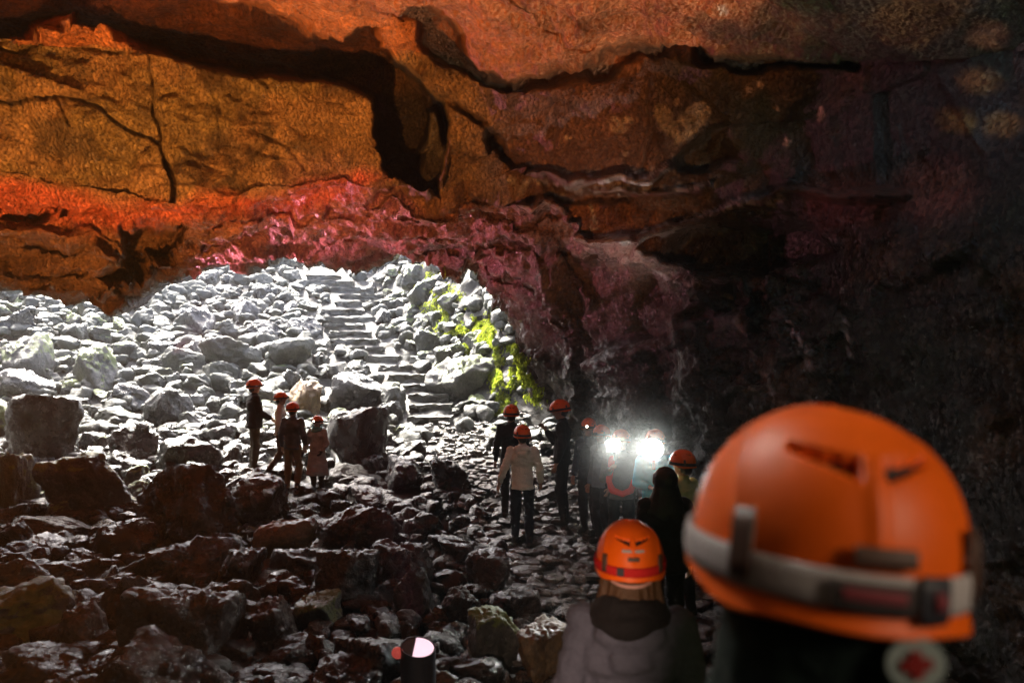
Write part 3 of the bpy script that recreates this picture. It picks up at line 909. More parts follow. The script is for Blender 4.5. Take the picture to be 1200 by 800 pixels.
for (a, b, wd) in MO:
    n = int(80 + math.dist(a, b) * (80 if b[0] > 525 and a[0] > 515 else 12))
    for k in range(n):
        t = random.random()
        x_ = a[0] + (b[0] - a[0]) * t + random.gauss(0, wd * .55); y_ = a[1] + (b[1] - a[1]) * t + random.gauss(0, wd * .5)
        if vnoise(np.array([[x_ / 9., y_ / 12., 0.]]), 5)[0] < -.15: continue
        d = (at(x_, y_, 1) - camv).normalized()
        loc, nor, _, dist = bvh.ray_cast(camv, d, 30)
        l2, n2, _, d2 = gbvh.ray_cast(camv, d, 30)
        if l2 is not None and (loc is None or d2 < dist): loc, nor, dist = l2, n2, d2
        if loc is None: 
            continue
        if nor.dot(d) > 0: nor = -nor
        L_ = random.uniform(.03, .10); W_ = L_ * random.uniform(.3, .6)
        side = Vector((random.gauss(0, 1), random.gauss(0, .6), random.gauss(0, .4))).normalized() * W_
        tip = (Vector((random.gauss(0, .3), 0, -1)) + nor * random.uniform(.1, .9)).normalized() * L_
        q = loc + nor * random.uniform(.02, .12)
        i0 = len(VV)
        VV += [q - side * .5, q + side * .5, q + tip * .6 + side * .45 + nor * .02, q + tip, q + tip * .6 - side * .45 + nor * .02]
        FF.append((i0, i0 + 1, i0 + 2, i0 + 3, i0 + 4))
me = pydata('moss', [tuple(v) for v in VV], FF, smooth=False)
m, n_, b_ = newmat('hanging_moss')
g_ = n_.nodes.new('ShaderNodeNewGeometry'); mr_ = n_.nodes.new('ShaderNodeMix'); mr_.data_type = 'RGBA'
mr_.inputs[6].default_value = (.12, .18, .015, 1); mr_.inputs[7].default_value = (.50, .56, .05, 1)
n_.links.new(g_.outputs['Random Per Island'], mr_.inputs[0]); n_.links.new(mr_.outputs[2], b_.inputs['Base Color'])
b_.inputs['Roughness'].default_value = .8
tl_ = n_.nodes.new('ShaderNodeBsdfTranslucent'); ms_ = n_.nodes.new('ShaderNodeMixShader'); ms_.inputs[0].default_value = .6
n_.links.new(mr_.outputs[2], tl_.inputs[0]); n_.links.new(b_.outputs[0], ms_.inputs[1]); n_.links.new(tl_.outputs[0], ms_.inputs[2]); n_.links.new(ms_.outputs[0], n_.nodes['Material Output'].inputs['Surface'])
me.materials.append(m)
tag(link('moss', me), 'bright green moss hanging down the rock edge beside the cave mouth', 'moss', kind='stuff')

# ------------------------------------------------------------------ people
def lathe_prim(bm, p0, p1, r0, r1, flat=(1, 1), seg=14, up=None, cap=1.0):
    """tapered capsule from p0 to p1"""
    p0, p1 = Vector(p0), Vector(p1)
    ax = p1 - p0
    L_ = ax.length
    z = ax.normalized() if L_ > 1e-6 else Vector((0, 0, 1))
    x = Vector((1, 0, 0)) - z * z.x
    if x.length < .1: x = Vector((0, 1, 0)) - z * z.y
    x.normalize(); y = z.cross(x)
    prof = []
    for k in range(1, 5):
        a = k / 5 * math.pi / 2
        prof.append((-r0 * cap * math.cos(a), r0 * math.sin(a)))
    prof += [(0, r0), (L_, r1)]
    for k in range(1, 5):
        a = k / 5 * math.pi / 2
        prof.append((L_ + r1 * math.sin(a), r1 * math.cos(a)))
    rings = []
    for h, r in prof:
        rings.append([bm.verts.new(p0 + z * h + x * (math.cos(2 * math.pi * s / seg) * r * flat[0]) + y * (math.sin(2 * math.pi * s / seg) * r * flat[1])) for s in range(seg)])
    a0 = bm.verts.new(p0 - z * r0 * cap); a1 = bm.verts.new(p1 + z * r1)
    for i in range(len(rings) - 1):
        for s in range(seg):
            bm.faces.new((rings[i][s], rings[i][(s + 1) % seg], rings[i + 1][(s + 1) % seg], rings[i + 1][s]))
    for s in range(seg):
        bm.faces.new((a0, rings[0][(s + 1) % seg], rings[0][s]))
        bm.faces.new((a1, rings[-1][s], rings[-1][(s + 1) % seg]))


def ellip(bm, c, r, rot=None):
    res = bmesh.ops.create_icosphere(bm, subdivisions=3, radius=1)
    mt = Matrix.Translation(Vector(c)) @ (rot.to_4x4() if rot else Matrix.Identity(4)) @ Matrix.Diagonal((*r, 1))
    bmesh.ops.transform(bm, matrix=mt, verts=res['verts'])


def fuse(name, bm, voxel, smooth=3, disp=None, xf=None):
    if xf is not None:
        bmesh.ops.transform(bm, matrix=xf, verts=bm.verts)
    me = bpy.data.meshes.new(name); bm.to_mesh(me); bm.free()
    o = bpy.data.objects.new('tmp', me); C.objects.link(o)
    md = o.modifiers.new('r', 'REMESH'); md.mode = 'VOXEL'; md.voxel_size = voxel; md.use_smooth_shade = True
    ms = o.modifiers.new('s', 'SMOOTH'); ms.iterations = smooth; ms.factor = .5
    dg = bpy.context.evaluated_depsgraph_get()
    out = bpy.data.meshes.new_from_object(o.evaluated_get(dg), depsgraph=dg)
    out.name = name
    bpy.data.objects.remove(o)
    if disp is not None:
        n = len(out.vertices)
        V = np.empty(n * 3, np.float32); out.vertices.foreach_get('co', V); V = V.reshape(-1, 3).astype(float)
        Nn = np.empty(n * 3, np.float32); out.vertices.foreach_get('normal', Nn); Nn = Nn.reshape(-1, 3)
        V = V + Nn * disp(V)[:, None]
        out.vertices.foreach_set('co', V.astype(np.float32).ravel())
        out.update()
    out.polygons.foreach_set('use_smooth', np.ones(len(out.polygons), dtype=bool))
    return out


MAT = {}
def cmat(kind, col):
    k = (kind, col)
    if k not in MAT:
        if kind == 'cloth': MAT[k] = simple('cloth', col, .85, .25, .25, 60, .35, sheen=.03)
        elif kind == 'shell': MAT[k] = simple('rain_shell', col, .5, .4, .15, 25, .25)
        elif kind == 'skin': MAT[k] = simple('skin', col, .5, .4, .12, 40, .05)
        elif kind == 'hair': MAT[k] = simple('hair', col, .5, .4, .4, 90, .5)
        elif kind == 'boot': MAT[k] = simple('boot', col, .6, .4, .3, 40, .2)
    return MAT[k]


M['orange'] = simple('orange_helmet_plastic', (.95, .135, .002), .48, .4, .10, 35, .05)
M['vent'] = simple('vent_dark', (.02, .012, .01), .7)
M['strap_grey'] = simple('grey_elastic', (.46, .43, .43), .85, .2, .15, 200, .3)
M['strap_red'] = simple('red_elastic', (.6, .02, .02), .7, .2, .15, 200, .3)
M['strap_dark'] = simple('dark_elastic', (.06, .05, .05), .8, .2, .15, 200, .3)
M['clip'] = simple('brown_clip_plastic', (.10, .055, .04), .5, .4)
M['buckle'] = simple('black_plastic', (.035, .035, .045), .45, .5)
M['lamp_body'] = simple('lamp_body', (.05, .05, .055), .4, .5)
M['lens_off'] = simple('lens_off', (.55, .57, .6), .1, .6, metallic=.6)
M['lens_on'] = simple('lens_on', (1, 1, 1), .3, emis=(1.0, 1.0, .96), estr=8)
M['lens_dim'] = simple('lens_dim', (1, 1, 1), .3, emis=(1.0, .9, .7), estr=3)
M['eye'] = simple('eye_dark', (.02, .015, .012), .2)
M['lip'] = simple('lips', (.35, .12, .10), .5)
M['redprint'] = simple('red_print', (.22, .03, .04), .7)
M['white'] = simple('white_plastic', (.8, .8, .78), .5)


def helmet_point(phi, t):
    """phi: 0 = back, pi = front; t 0 apex .. 1 rim.  returns (x, y, z)"""
    a, b, c = .121, .146, .134
    bk = .5 + .5 * np.cos(phi)
    tt = np.minimum(t / .72, 1.0)
    th = tt * math.pi / 2
    r = np.sin(th) ** .92
    x = a * r * np.sin(phi); y = -b * r * np.cos(phi)
    z = c * np.cos(th) ** .95 + .0
    s = np.clip((t - .72) / .28, 0, 1)
    drop = .022 + .030 * bk ** 1.5 + .012 * np.exp(-((np.abs(((phi + math.pi) % (2 * math.pi)) - math.pi) - 1.0) / .35) ** 2)
    z = z - drop * s
    fl = 1 + .06 * s ** 2 * bk + .05 * s ** 2 * (1 - bk)
    return x * fl, y * fl, z


def build_helmet_mesh():
    nphi, nt_ = 220, 90
    ph = np.linspace(0, 2 * math.pi, nphi, endpoint=False)
    t = np.linspace(0.002, 1, nt_)
    PH, T = np.meshgrid(ph, t, indexing='ij')
    x, y, z = helmet_point(PH, T)
    d = np.zeros_like(x)
    phs = (PH + math.pi) % (2 * math.pi) - math.pi
    back = np.abs(phs) < math.pi / 2
    zn = z
    # centre ridge, raised side ribs, shallow panels
    d += .0045 * np.exp(-(x / .0075) ** 2) * sstep(0, .02, zn) * (1 - sstep(.085, .10, zn)) * back
    rib = np.exp(-((np.abs(phs) - .95 - .5 * (zn / .13) ** 2) / .075) ** 2)
    d += .004 * rib * sstep(.01, .03, zn) * (1 - sstep(.10, .12, zn))
    d += .003 * np.exp(-((np.abs(phs) - 2.2) / .10) ** 2) * sstep(.02, .04, zn)
    # vents
    vent = np.zeros_like(x, dtype=bool)
    ax_ = np.abs(x)
    def slot(m, ca, za, cb, zb, h0, h1):
        u = (ax_ - ca) / (cb - ca)
        zc = za + (zb - za) * u
        hh = h0 + (h1 - h0) * np.clip(u, 0, 1)
        return m & (u > 0) & (u < 1) & (np.abs(zn - zc) < hh)
    vent |= slot(back, .010, .078, .060, .092, .0095, .0028)
    vent |= slot(~back, .014, .095, .060, .100, .006, .003)
    vent |= (np.abs(phs - 1.75) < .14) & (np.abs(zn - .080) < .006)
    vent |= (np.abs(phs + 1.75) < .14) & (np.abs(zn - .080) < .006)
    vent |= (np.abs(phs - 2.4) < .12) & (np.abs(zn - .050) < .007)
    vent |= (np.abs(phs + 2.4) < .12) & (np.abs(zn - .050) < .007)
    d = np.where(vent, d - .012, d)
    n = np.stack([x / .121 ** 2, y / .146 ** 2, np.maximum(z, 0) / .134 ** 2], -1)
    n /= np.linalg.norm(n, axis=-1, keepdims=True)
    Pp = np.stack([x, y, z], -1) + n * d[..., None]
    inner = Pp[:, ::-1] * np.array([.955, .96, 1]) - np.array([0, 0, .002])
    inner[:, 1:, 2] -= .003
    Pall = np.concatenate([Pp, inner], 1)
    m2 = Pall.shape[1]
    V = Pall.reshape(-1, 3)
    Fc = grid_faces(nphi, m2, wrap=True)
    me = pydata('helmet_shell', V, Fc)
    me.materials.append(M['orange']); me.materials.append(M['vent'])
    vall = np.concatenate([vent, np.zeros_like(vent)], 1).ravel()
    idx = np.empty(len(me.loops), np.int32); me.loops.foreach_get('vertex_index', idx)
    if len(me.polygons) * 4 == len(idx):
        mi = (vall[idx.reshape(-1, 4)].sum(1) >= 3).astype(np.int32)
        me.polygons.foreach_set('material_index', mi)
    return me


def band_mesh(name, z0, h, off, mat, dip=.0, mode='full', ph0=0, ph1=2 * math.pi, th=.003):
    n = 120
    ph = np.linspace(ph0, ph1, n, endpoint=not (mode == 'full'))
    zz = z0 + dip * np.cos(ph)
    ring = []
    for k, (dz, do) in enumerate([(-h / 2, off), (-h / 2, off + th), (-h / 4, off + th * 1.5), (h / 4, off + th * 1.5), (h / 2, off + th), (h / 2, off)]):
        z = zz + dz
        q = np.clip(z / .134, -1, .999)
        th_ = np.arccos(np.clip(q, 0, 1) ** (1 / .95))
        r = np.sin(th_) ** .92
        ring.append(np.stack([(.121 * r + do) * np.sin(ph), -(.146 * r + do) * np.cos(ph), z], -1))
    Pp = np.stack(ring, 1)
    nn, mm = Pp.shape[:2]
    V = Pp.reshape(-1, 3)
    fs = grid_faces(nn, mm, wrap=(mode == 'full')).tolist()
    if mode != 'full':
        fs.append(list(range(mm))); fs.append([(nn - 1) * mm + k for k in range(mm)][::-1])
    me = pydata(name, V, fs)
    me.materials.append(M[mat])
    return me


def box_mesh(name, size, mat, bev=.002):
    bm = bmesh.new(); bmesh.ops.create_cube(bm, size=1)
    bmesh.ops.scale(bm, vec=size, verts=bm.verts)
    bmesh.ops.bevel(bm, geom=bm.edges[:], offset=min(bev, min(size) * .3), segments=2, affect='EDGES')
    me = bpy.data.meshes.new(name); bm.to_mesh(me); bm.free(); me.materials.append(M[mat]); return me


HM = build_helmet_mesh()
STR = {c: band_mesh('lamp_strap', -.012, .032, .0045, c, dip=-.008) for c in ('strap_grey', 'strap_red', 'strap_dark')}
CLIPM = {}


def clip_mesh(ph):
    """hook that holds the lamp strap: a short bar lying on the shell"""
    key = round(ph, 2)
    if key not in CLIPM:
        CLIPM[key] = band_mesh('strap_clip', .004, .062, .0075, 'clip', mode='arc', ph0=ph - .075, ph1=ph + .075, th=.003)
    return CLIPM[key]


def surf(ph, z, off):
    q = min(max(z / .134, 0), .999)
    r = math.sin(math.acos(q ** (1 / .95))) ** .92
    return Vector(((.121 * r + off) * math.sin(ph), -(.146 * r + off) * math.cos(ph), z))


def add_helmet(parent, loc, rot, strap='strap_dark', lamp=None, detail=False, s=1.0):
    h = link('helmet', HM, parent)
    h.location = loc; h.rotation_euler = rot; h.scale = (s, s, s)
    link('lamp_strap', STR[strap], h)
    for ph in (.86, -.86, 2.2, -2.2):
        link('strap_clip', clip_mesh(ph), h)
    hl = link('headlamp', box_mesh('headlamp', (.055, .03, .038), 'lamp_body', .006), h)
    hl.location = (0, .165, .012)
    bm = bmesh.new(); bmesh.ops.create_cone(bm, segments=20, radius1=.016, radius2=.016, depth=.008, cap_ends=True)
    me = bpy.data.meshes.new('lens'); bm.to_mesh(me); bm.free()
    me.materials.append(M['lens_on' if lamp == 'on' else 'lens_dim' if lamp == 'dim' else 'lens_off'])
    ln = link('lens', me, h); ln.location = (0, .183, .012); ln.rotation_euler = (R(90), 0, 0)
    return h


def hand(bm, wrist, d, palm_n, s=1.0, right=True, curl=.5):
    """palm plus four fingers and a thumb.  d: direction of the hand, palm_n: direction the palm faces"""
    d = d.normalized(); palm_n = (palm_n - d * palm_n.dot(d)).normalized()
    side = d.cross(palm_n) * (1 if right else -1)
    pc = wrist + d * .045 * s
    lathe_prim(bm, wrist + d * .005, pc + d * .03 * s, .026 * s, .034 * s, (1, .55) if abs(side.x) > .5 else (.75, .8))
    for k, (off, ln) in enumerate([(-.027, .062), (-.009, .074), (.009, .078), (.027, .068)]):
        b0 = wrist + d * .078 * s + side * off * s
        dd = (d + palm_n * curl * .6).normalized()
        m1 = b0 + dd * ln * .5 * s
        d2 = (d + palm_n * curl * 2.2).normalized()
        m2 = m1 + d2 * ln * .5 * s
        lathe_prim(bm, b0, m1, .0095 * s, .0088 * s, seg=8)
        lathe_prim(bm, m1, m2, .0088 * s, .0075 * s, seg=8)
    t0 = wrist + d * .03 * s + side * .030 * s
    t1 = t0 + (d * .6 + side * .7 + palm_n * .4).normalized() * .035 * s
    t2 = t1 + (d + palm_n * .5).normalized() * .03 * s
    lathe_prim(bm, t0, t1, .0125 * s, .011 * s, seg=8)
    lathe_prim(bm, t1, t2, .011 * s, .009 * s, seg=8)


def person(px, ytop, yfoot, face_deg, label, jacket, trousers, jkind='cloth', Yd=None, H=None, pose=None, lamp=None, helmet=True, strap='strap_dark', hair=(.04, .025, .015),
           head=(0, 0, 0), coat=0.0, hair_long=False, skin=(.45, .25, .17), group=None, vox=.011, hood=False, scarf=None, bulk=1.0, boots=(.03, .028, .026), gloves=False, z0=None, helmet_scale=1.0, xoff=0):
    Yh = Yd if Yd else hit(px, yfoot)
    x = (px - 600) * Yh / F
    ztop = CZ + (450 - ytop) * Yh / F
    base = (float(hz(x, Yh)) if Yd else CZ + (450 - yfoot) * Yh / F) if z0 is None else z0
    Ht = ztop - base
    s = Ht / (1.625 + (.147 if helmet else .115))
    t = tag(empty('person', (x, Yh, base), R(face_deg)), label, 'person', group)
    J = dict(hipL=(-.09, 0, .90), hipR=(.09, 0, .90), kneeL=(-.10, .02, .49), kneeR=(.10, .02, .49), ankL=(-.105, -.03, .09), ankR=(.105, -.03, .09),
             shL=(-.165, 0, 1.395), shR=(.165, 0, 1.395), elL=(-.235, -.03, 1.12), elR=(.235, -.03, 1.12), wrL=(-.245, .05, .88), wrR=(.245, .05, .88))
    J.update(pose or {})
    J = {k: Vector(v) for k, v in J.items()}
    XF = Matrix.Scale(s, 4)
    hc = Vector((0, .02, 1.625))
    hr = Matrix.Rotation(R(head[0]), 3, 'Z') @ Matrix.Rotation(R(head[1]), 3, 'X') @ Matrix.Rotation(R(head[2]), 3, 'Y')
    nk = Vector((0, 0, 1.47))
    def hp(v): return nk + hr @ (Vector(v) - nk)
    # body: skin, one continuous surface
    bm = bmesh.new()
    lathe_prim(bm, (0, -.005, 1.38), hp((0, .0, 1.53)), .06, .052)
    ellip(bm, hp((0, .0, 1.635)), (.074, .094, .098), hr)
    ellip(bm, hp((0, .035, 1.585)), (.058, .062, .085), hr)
    ellip(bm, hp((0, .065, 1.525)), (.030, .026, .022), hr)
    lathe_prim(bm, hp((0, .092, 1.625)), hp((0, .110, 1.588)), .009, .015, seg=8)
    for sx in (-1, 1):
        ellip(bm, hp((sx * .075, .0, 1.60)), (.010, .020, .032), hr)
        ellip(bm, hp((sx * .03, .083, 1.655)), (.026, .012, .009), hr)
        sd = 'L' if sx < 0 else 'R'
        lathe_prim(bm, J['sh' + sd], J['el' + sd], .05, .04); lathe_prim(bm, J['el' + sd], J['wr' + sd], .04, .027)
        dd = (J['wr' + sd] - J['el' + sd]).normalized()
        pn = Vector((-sx, .3, 0)) if abs(dd.z) > .5 else Vector((0, .2, -1))
        if not gloves: hand(bm, J['wr' + sd], dd, pn, 1.0, sx > 0)
        lathe_prim(bm, J['hip' + sd], J['knee' + sd], .075, .055); lathe_prim(bm, J['knee' + sd], J['ank' + sd], .052, .036)
        lathe_prim(bm, J['ank' + sd] + Vector((0, -.03, -.04)), J['ank' + sd] + Vector((0, .13, -.06)), .035, .028)
    lathe_prim(bm, (0, 0, .95), (0, .0, 1.12), .12, .11, (1.1, .8)); lathe_prim(bm, (0, 0, 1.12), (0, 0, 1.33), .11, .12, (1.15, .8))
    me = fuse('body', bm, .0065 * (1 if Yh > 4 else .8), 2, xf=XF); me.materials.append(cmat('skin', skin))
    body = link('body', me, t)
    for sx in (-1, 1):
        bm = bmesh.new(); ellip(bm, hp((sx * .030, .086, 1.632)), (.011, .008, .008), hr)
        bmesh.ops.transform(bm, matrix=XF, verts=bm.verts)
        me = bpy.data.meshes.new('eye'); bm.to_mesh(me); bm.free(); me.materials.append(M['eye']); link('eye', me, body)
    bm = bmesh.new(); ellip(bm, hp((0, .096, 1.558)), (.022, .008, .006), hr); bmesh.ops.transform(bm, matrix=XF, verts=bm.verts)
    me = bpy.data.meshes.new('mouth'); bm.to_mesh(me); bm.free(); me.materials.append(M['lip']); link('mouth', me, body)
    # hair
    bm = bmesh.new()
    ellip(bm, hp((0, -.012, 1.650)), (.084, .098, .098), hr)
    ellip(bm, hp((0, -.045, 1.590)), (.074, .060, .075), hr)
    if hair_long:
        lathe_prim(bm, hp((0, -.022, 1.62)), (0, -.030, 1.47), .084, .094, (1, .85))
        for sx in (-1, 1):
            lathe_prim(bm, (sx * .070, -.02, 1.58), (sx * .105, -.02, 1.47), .032, .030, (1, .8))
            lathe_prim(bm, (sx * .105, -.02, 1.47), (sx * .128, -.04, 1.39), .030, .014, (1, .8))
    dsp = (lambda V: .006 * fbm(V * np.array([9, 9, .7]), .10, 3, 7)) 
    me = fuse('hair', bm, .007, 2, dsp, XF); me.materials.append(cmat('hair', hair)); link('hair', me, t)
    # jacket
    b = bulk
    bm = bmesh.new()
    lathe_prim(bm, (0, 0, .86), (0, 0, 1.12), .150 * b, .128 * b, (1.18, .92), cap=.12)
    lathe_prim(bm, (0, 0, 1.12), (0, .0, 1.32), .128 * b, .132 * b, (1.22, .86))
    lathe_prim(bm, (0, 0, 1.41), (-.16, 0, 1.372), .068, .072 * b); lathe_prim(bm, (0, 0, 1.41), (.16, 0, 1.372), .068, .072 * b)
    lathe_prim(bm, (0, -.005, 1.38), (0, .0, 1.42 if scarf else 1.475), .085, .070)
    lathe_prim(bm, (-.075, -.005, 1.30), (.075, -.005, 1.30), .118 * b, .118 * b, (1, .95))
    if coat:
        lathe_prim(bm, (0, 0, coat), (0, 0, 1.1), .225 * b, .13 * b, (1.1, .85), cap=.1)
    for sx, sd in ((-1, 'L'), (1, 'R')):
        lathe_prim(bm, J['sh' + sd], J['el' + sd], .073 * b, .060 * b); lathe_prim(bm, J['el' + sd], J['wr' + sd] - (J['wr' + sd] - J['el' + sd]).normalized() * .035, .060 * b, .044 * b)
    if hood == 'low':
        lathe_prim(bm, (-.075, -.075, 1.385), (.075, -.075, 1.385), .055, .055); lathe_prim(bm, (-.04, -.115, 1.31), (.04, -.115, 1.31), .040, .040)
    elif hood:
        lathe_prim(bm, (-.06, -.085, 1.43), (.06, -.085, 1.43), .060, .060); lathe_prim(bm, (-.03, -.12, 1.36), (.03, -.12, 1.36), .045, .045)
    dsp = lambda V: .010 * fbm(V * np.array([1, 1, 2.2]) / s, .16, 3, 11) + .005 * (1 - np.abs(fbm(V * np.array([1.3, 1, 3]), .11, 2, 15))) - .003
    me = fuse('jacket', bm, vox, 3, dsp, XF); me.materials.append(cmat(jkind, jacket)); jk = link('jacket', me, t)
    # trousers
    bm = bmesh.new()
    lathe_prim(bm, (-.05, 0, .93), (.05, 0, .93), .098, .098, (1, .95))
    for sd in 'LR':
        lathe_prim(bm, J['hip' + sd], J['knee' + sd], .088, .072); lathe_prim(bm, J['knee' + sd], J['ank' + sd] + Vector((0, 0, .01)), .070, .058)
    me = fuse('trousers', bm, vox, 3, dsp, XF); me.materials.append(cmat('cloth', trousers)); link('trousers', me, t)
    for sd in 'LR':
        bm = bmesh.new()
        a = J['ank' + sd]
        lathe_prim(bm, a + Vector((0, 0, .06)), a + Vector((0, .0, -.02)), .050, .052)
        lathe_prim(bm, a + Vector((0, -.03, -.045)), a + Vector((0, .14, -.05)), .046, .042)
        me = fuse('boot', bm, .009, 2, xf=XF); me.materials.append(cmat('boot', boots)); link('boot', me, t)
        if gloves:
            bm = bmesh.new()
            dd = (J['wr' + sd] - J['el' + sd]).normalized()
            hand(bm, J['wr' + sd], dd, Vector((-1 if sd == 'R' else 1, .3, 0)) if abs(dd.z) > .5 else Vector((0, .2, -1)), 1.12, sd == 'R')
            me = fuse('glove', bm, .0065, 1, xf=XF); me.materials.append(cmat('cloth', (.03, .03, .035))); link('glove', me, t)
    if scarf:
        bm = bmesh.new()
        for k in range(18):
            a0, a1 = k / 18 * 2 * math.pi, (k + 1) / 18 * 2 * math.pi
            for zz, rr in ((1.485, .092), (1.435, .112)):
                lathe_prim(bm, (rr * math.cos(a0), rr * .95 * math.sin(a0) - .01, zz + .012 * math.sin(a0 * 2 + zz * 50)), (rr * math.cos(a1), rr * .95 * math.sin(a1) - .01, zz + .012 * math.sin(a1 * 2 + zz * 50)), .042, .042, seg=8)
        me = fuse('scarf', bm, .009, 2, dsp, XF); me.materials.append(cmat('cloth', scarf)); link('scarf', me, t)
    h = None
    if helmet:
        hl = hp((0, .0, 1.645)) * s
        h = add_helmet(t, hl, hr.to_euler(), strap, lamp, s=s * 1.0 * helmet_scale)
    return t, s, h, hp, jk


BLACK = (.025, .025, .028)
DK = (.035, .037, .042)
g1, g2 = 'people standing on the rubble', 'people standing on the wet path'
arms_front = dict(elL=(-.22, .02, 1.13), elR=(.22, .02, 1.13), wrL=(-.08, .20, 1.12), wrR=(.09, .20, 1.10))
# group on the rubble
person(298, 444, 553, -62, 'tall person in dark jacket and dark olive trousers turned to the right on the rubble', BLACK, (.07, .06, .035), pose=dict(elR=(.21, .06, 1.14), wrR=(.20, .26, 1.02)), group=g1, bulk=1.2)
person(329, 459, 556, -80, 'person in cream jacket striding half hidden behind the person in dark grey jacket', (.68, .63, .50), (.11, .06, .035), 'cloth', pose=dict(kneeL=(-.10, .20, .52), ankL=(-.10, .30, .12), ankR=(.10, -.22, .12)), group=g1, head=(-10, 0, 0))
person(343, 471, 576, -8, 'person in dark grey jacket and tan trousers seen from behind on the rubble', (.07, .08, .095), (.20, .14, .07), 'shell', group=g1, head=(0, 0, 0), pose=dict(kneeR=(.11, .06, .50), ankR=(.12, -.06, .10)))
person(372, 487, 577, 168, 'small person in long pale coat with dark gloves facing the viewer on the rubble', (.42, .42, .40), BLACK, coat=.42, gloves=True, group=g1, lamp='dim', scarf=(.12, .30, .30),
       pose=dict(elL=(-.25, .03, 1.13), wrL=(-.20, .16, .98), elR=(.26, 0, 1.14), wrR=(.29, .10, .95)), bulk=1.12)
# group on the path
person(599, 474, 605, 4, 'person in black jacket behind the woman in cream jacket, in front of the moss', BLACK, BLACK, Yd=10.7, group=g2)
person(612, 498, 641, 2, 'woman in cream hooded jacket and dark trousers seen from behind on the wet path', (.78, .76, .68), (.018, .022, .035), group=g2, hood=True, pose=dict(elL=(-.27, -.02, 1.13), wrL=(-.33, .02, .92), elR=(.25, -.03, 1.13), wrR=(.27, .06, .93)), head=(12, 0, 0), vox=.009)
person(659, 468, 610, 78, 'tall person in black turned left with one hand raised to the chin', BLACK, BLACK, Yd=10.4, group=g2, pose=dict(elR=(.19, .14, 1.16), wrR=(.10, .26, 1.33)), head=(6, -12, 0))
person(690, 490, 630, 140, 'person in dark blue jacket with small lit headlamp, right of the tall person in black', (.05, .065, .10), DK, Yd=10.0, group=g2, lamp='dim', head=(25, 0, 0))
person(705, 498, 630, 120, 'person in grey blue jacket whose helmet shows behind the left glaring lamp', (.16, .20, .26), DK, Yd=9.6, group=g2, head=(20, 0, 0))
pa, sa, ha, _, _ = person(728, 503, 640, 176, 'person in grey jacket with coral red loop of webbing under the left glaring lamp', (.16, .16, .17), BLACK, Yd=8.6, group=g2, pose=dict(elR=(.23, .0, 1.12), wrR=(.16, .22, 1.26)))
pb, sb, hb, _, _ = person(768, 503, 640, 176, 'person in turquoise jacket under the right and brightest glaring lamp', (.02, .45, .70), BLACK, 'shell', Yd=8.0, group=g2, pose=arms_front)
ph_, sh_, _, hph_, _ = person(779, 547, 700, 8, 'short person in black hood seen from behind below the brightest lamp', BLACK, BLACK, Yd=5.4, group=g2, helmet=False, hair=(.03, .03, .03), bulk=1.15, z0=0.0)
bm = bmesh.new()
ellip(bm, hph_((0, -.015, 1.635)), (.108, .118, .112)); lathe_prim(bm, hph_((0, -.03, 1.57)), (0, -.02, 1.36), .092, .16, (1.2, .8)); lathe_prim(bm, (-.15, 0, 1.36), (.15, 0, 1.36), .085, .085)
me = fuse('hood', bm, .008, 4, lambda V: .006 * fbm(V, .07, 3, 5), Matrix.Scale(sh_, 4)); me.materials.append(cmat('shell', (.03, .03, .033))); link('hood', me, ph_)
person(800, 527, 700, 40, 'person in pale yellow jacket mostly hidden behind the large blurred helmet', (.62, .60, .28), BLACK, 'shell', Yd=6.6, group=g2, z0=0.0)

# coral loop worn by the person under the left lamp
bm = bmesh.new()
pts = [(.13, .12, 1.40), (.15, .15, 1.25), (.17, .15, 1.10), (.12, .16, .98), (.0, .17, .94), (-.11, .16, .98), (-.15, .15, 1.10)]
for a, b in zip(pts[:-1], pts[1:]):
    lathe_prim(bm, a, b, .042, .042, (1, .6))
me = fuse('webbing', bm, .009, 3, lambda V: .006 * fbm(V, .08, 2, 3), Matrix.Scale(sa, 4)); me.materials.append(cmat('shell', (.9, .05, .04))); link('red_webbing', me, pa)


# glaring headlamps, built as oversized hand-held lamps to imitate their glare
def glare_lamp(px, py, Y, r, power, label, target):
    p = at(px, py, Y)
    t = tag(empty('glare_lamp', p), label, 'lamp', 'glaring lamps of the group')
    v = (Vector(target) - p).normalized()
    t.rotation_euler = v.to_track_quat('-Y', 'Z').to_euler()
    bm = bmesh.new()
    bmesh.ops.create_cone(bm, segments=32, radius1=r * .7, radius2=r * 1.12, depth=.09, cap_ends=True, matrix=Matrix.Translation((0, .048, 0)) @ Matrix.Rotation(R(90), 4, 'X'))
    me = bpy.data.meshes.new('housing'); bm.to_mesh(me); bm.free(); me.materials.append(M['lamp_body']); link('housing', me, t)
    bm = bmesh.new(); bmesh.ops.create_cone(bm, segments=32, radius1=r, radius2=r * .97, depth=.008, cap_ends=True, matrix=Matrix.Translation((0, -.004, 0)) @ Matrix.Rotation(R(90), 4, 'X'))
    me = bpy.data.meshes.new('lens'); bm.to_mesh(me); bm.free(); me.materials.append(M['lens_on']); link('lens', me, t)
    bm = bmesh.new(); bmesh.ops.create_cone(bm, segments=16, radius1=.018, radius2=.016, depth=.12, cap_ends=True, matrix=Matrix.Translation((0, .05, -r - .05)))
    me = bpy.data.meshes.new('handle'); bm.to_mesh(me); bm.free(); me.materials.append(M['lamp_body']); link('handle', me, t)
    d = bpy.data.lights.new('glare', 'SPOT'); d.energy = power; d.color = (1, 1, .95); d.shadow_soft_size = r * .6; d.spot_size = R(82); d.spot_blend = 1.0
    lo = bpy.data.objects.new('glare', d); C.objects.link(lo); lo.parent = t; lo.location = (0, -.012 - r * .3, 0); lo.rotation_euler = (R(-90), 0, 0)
    return t
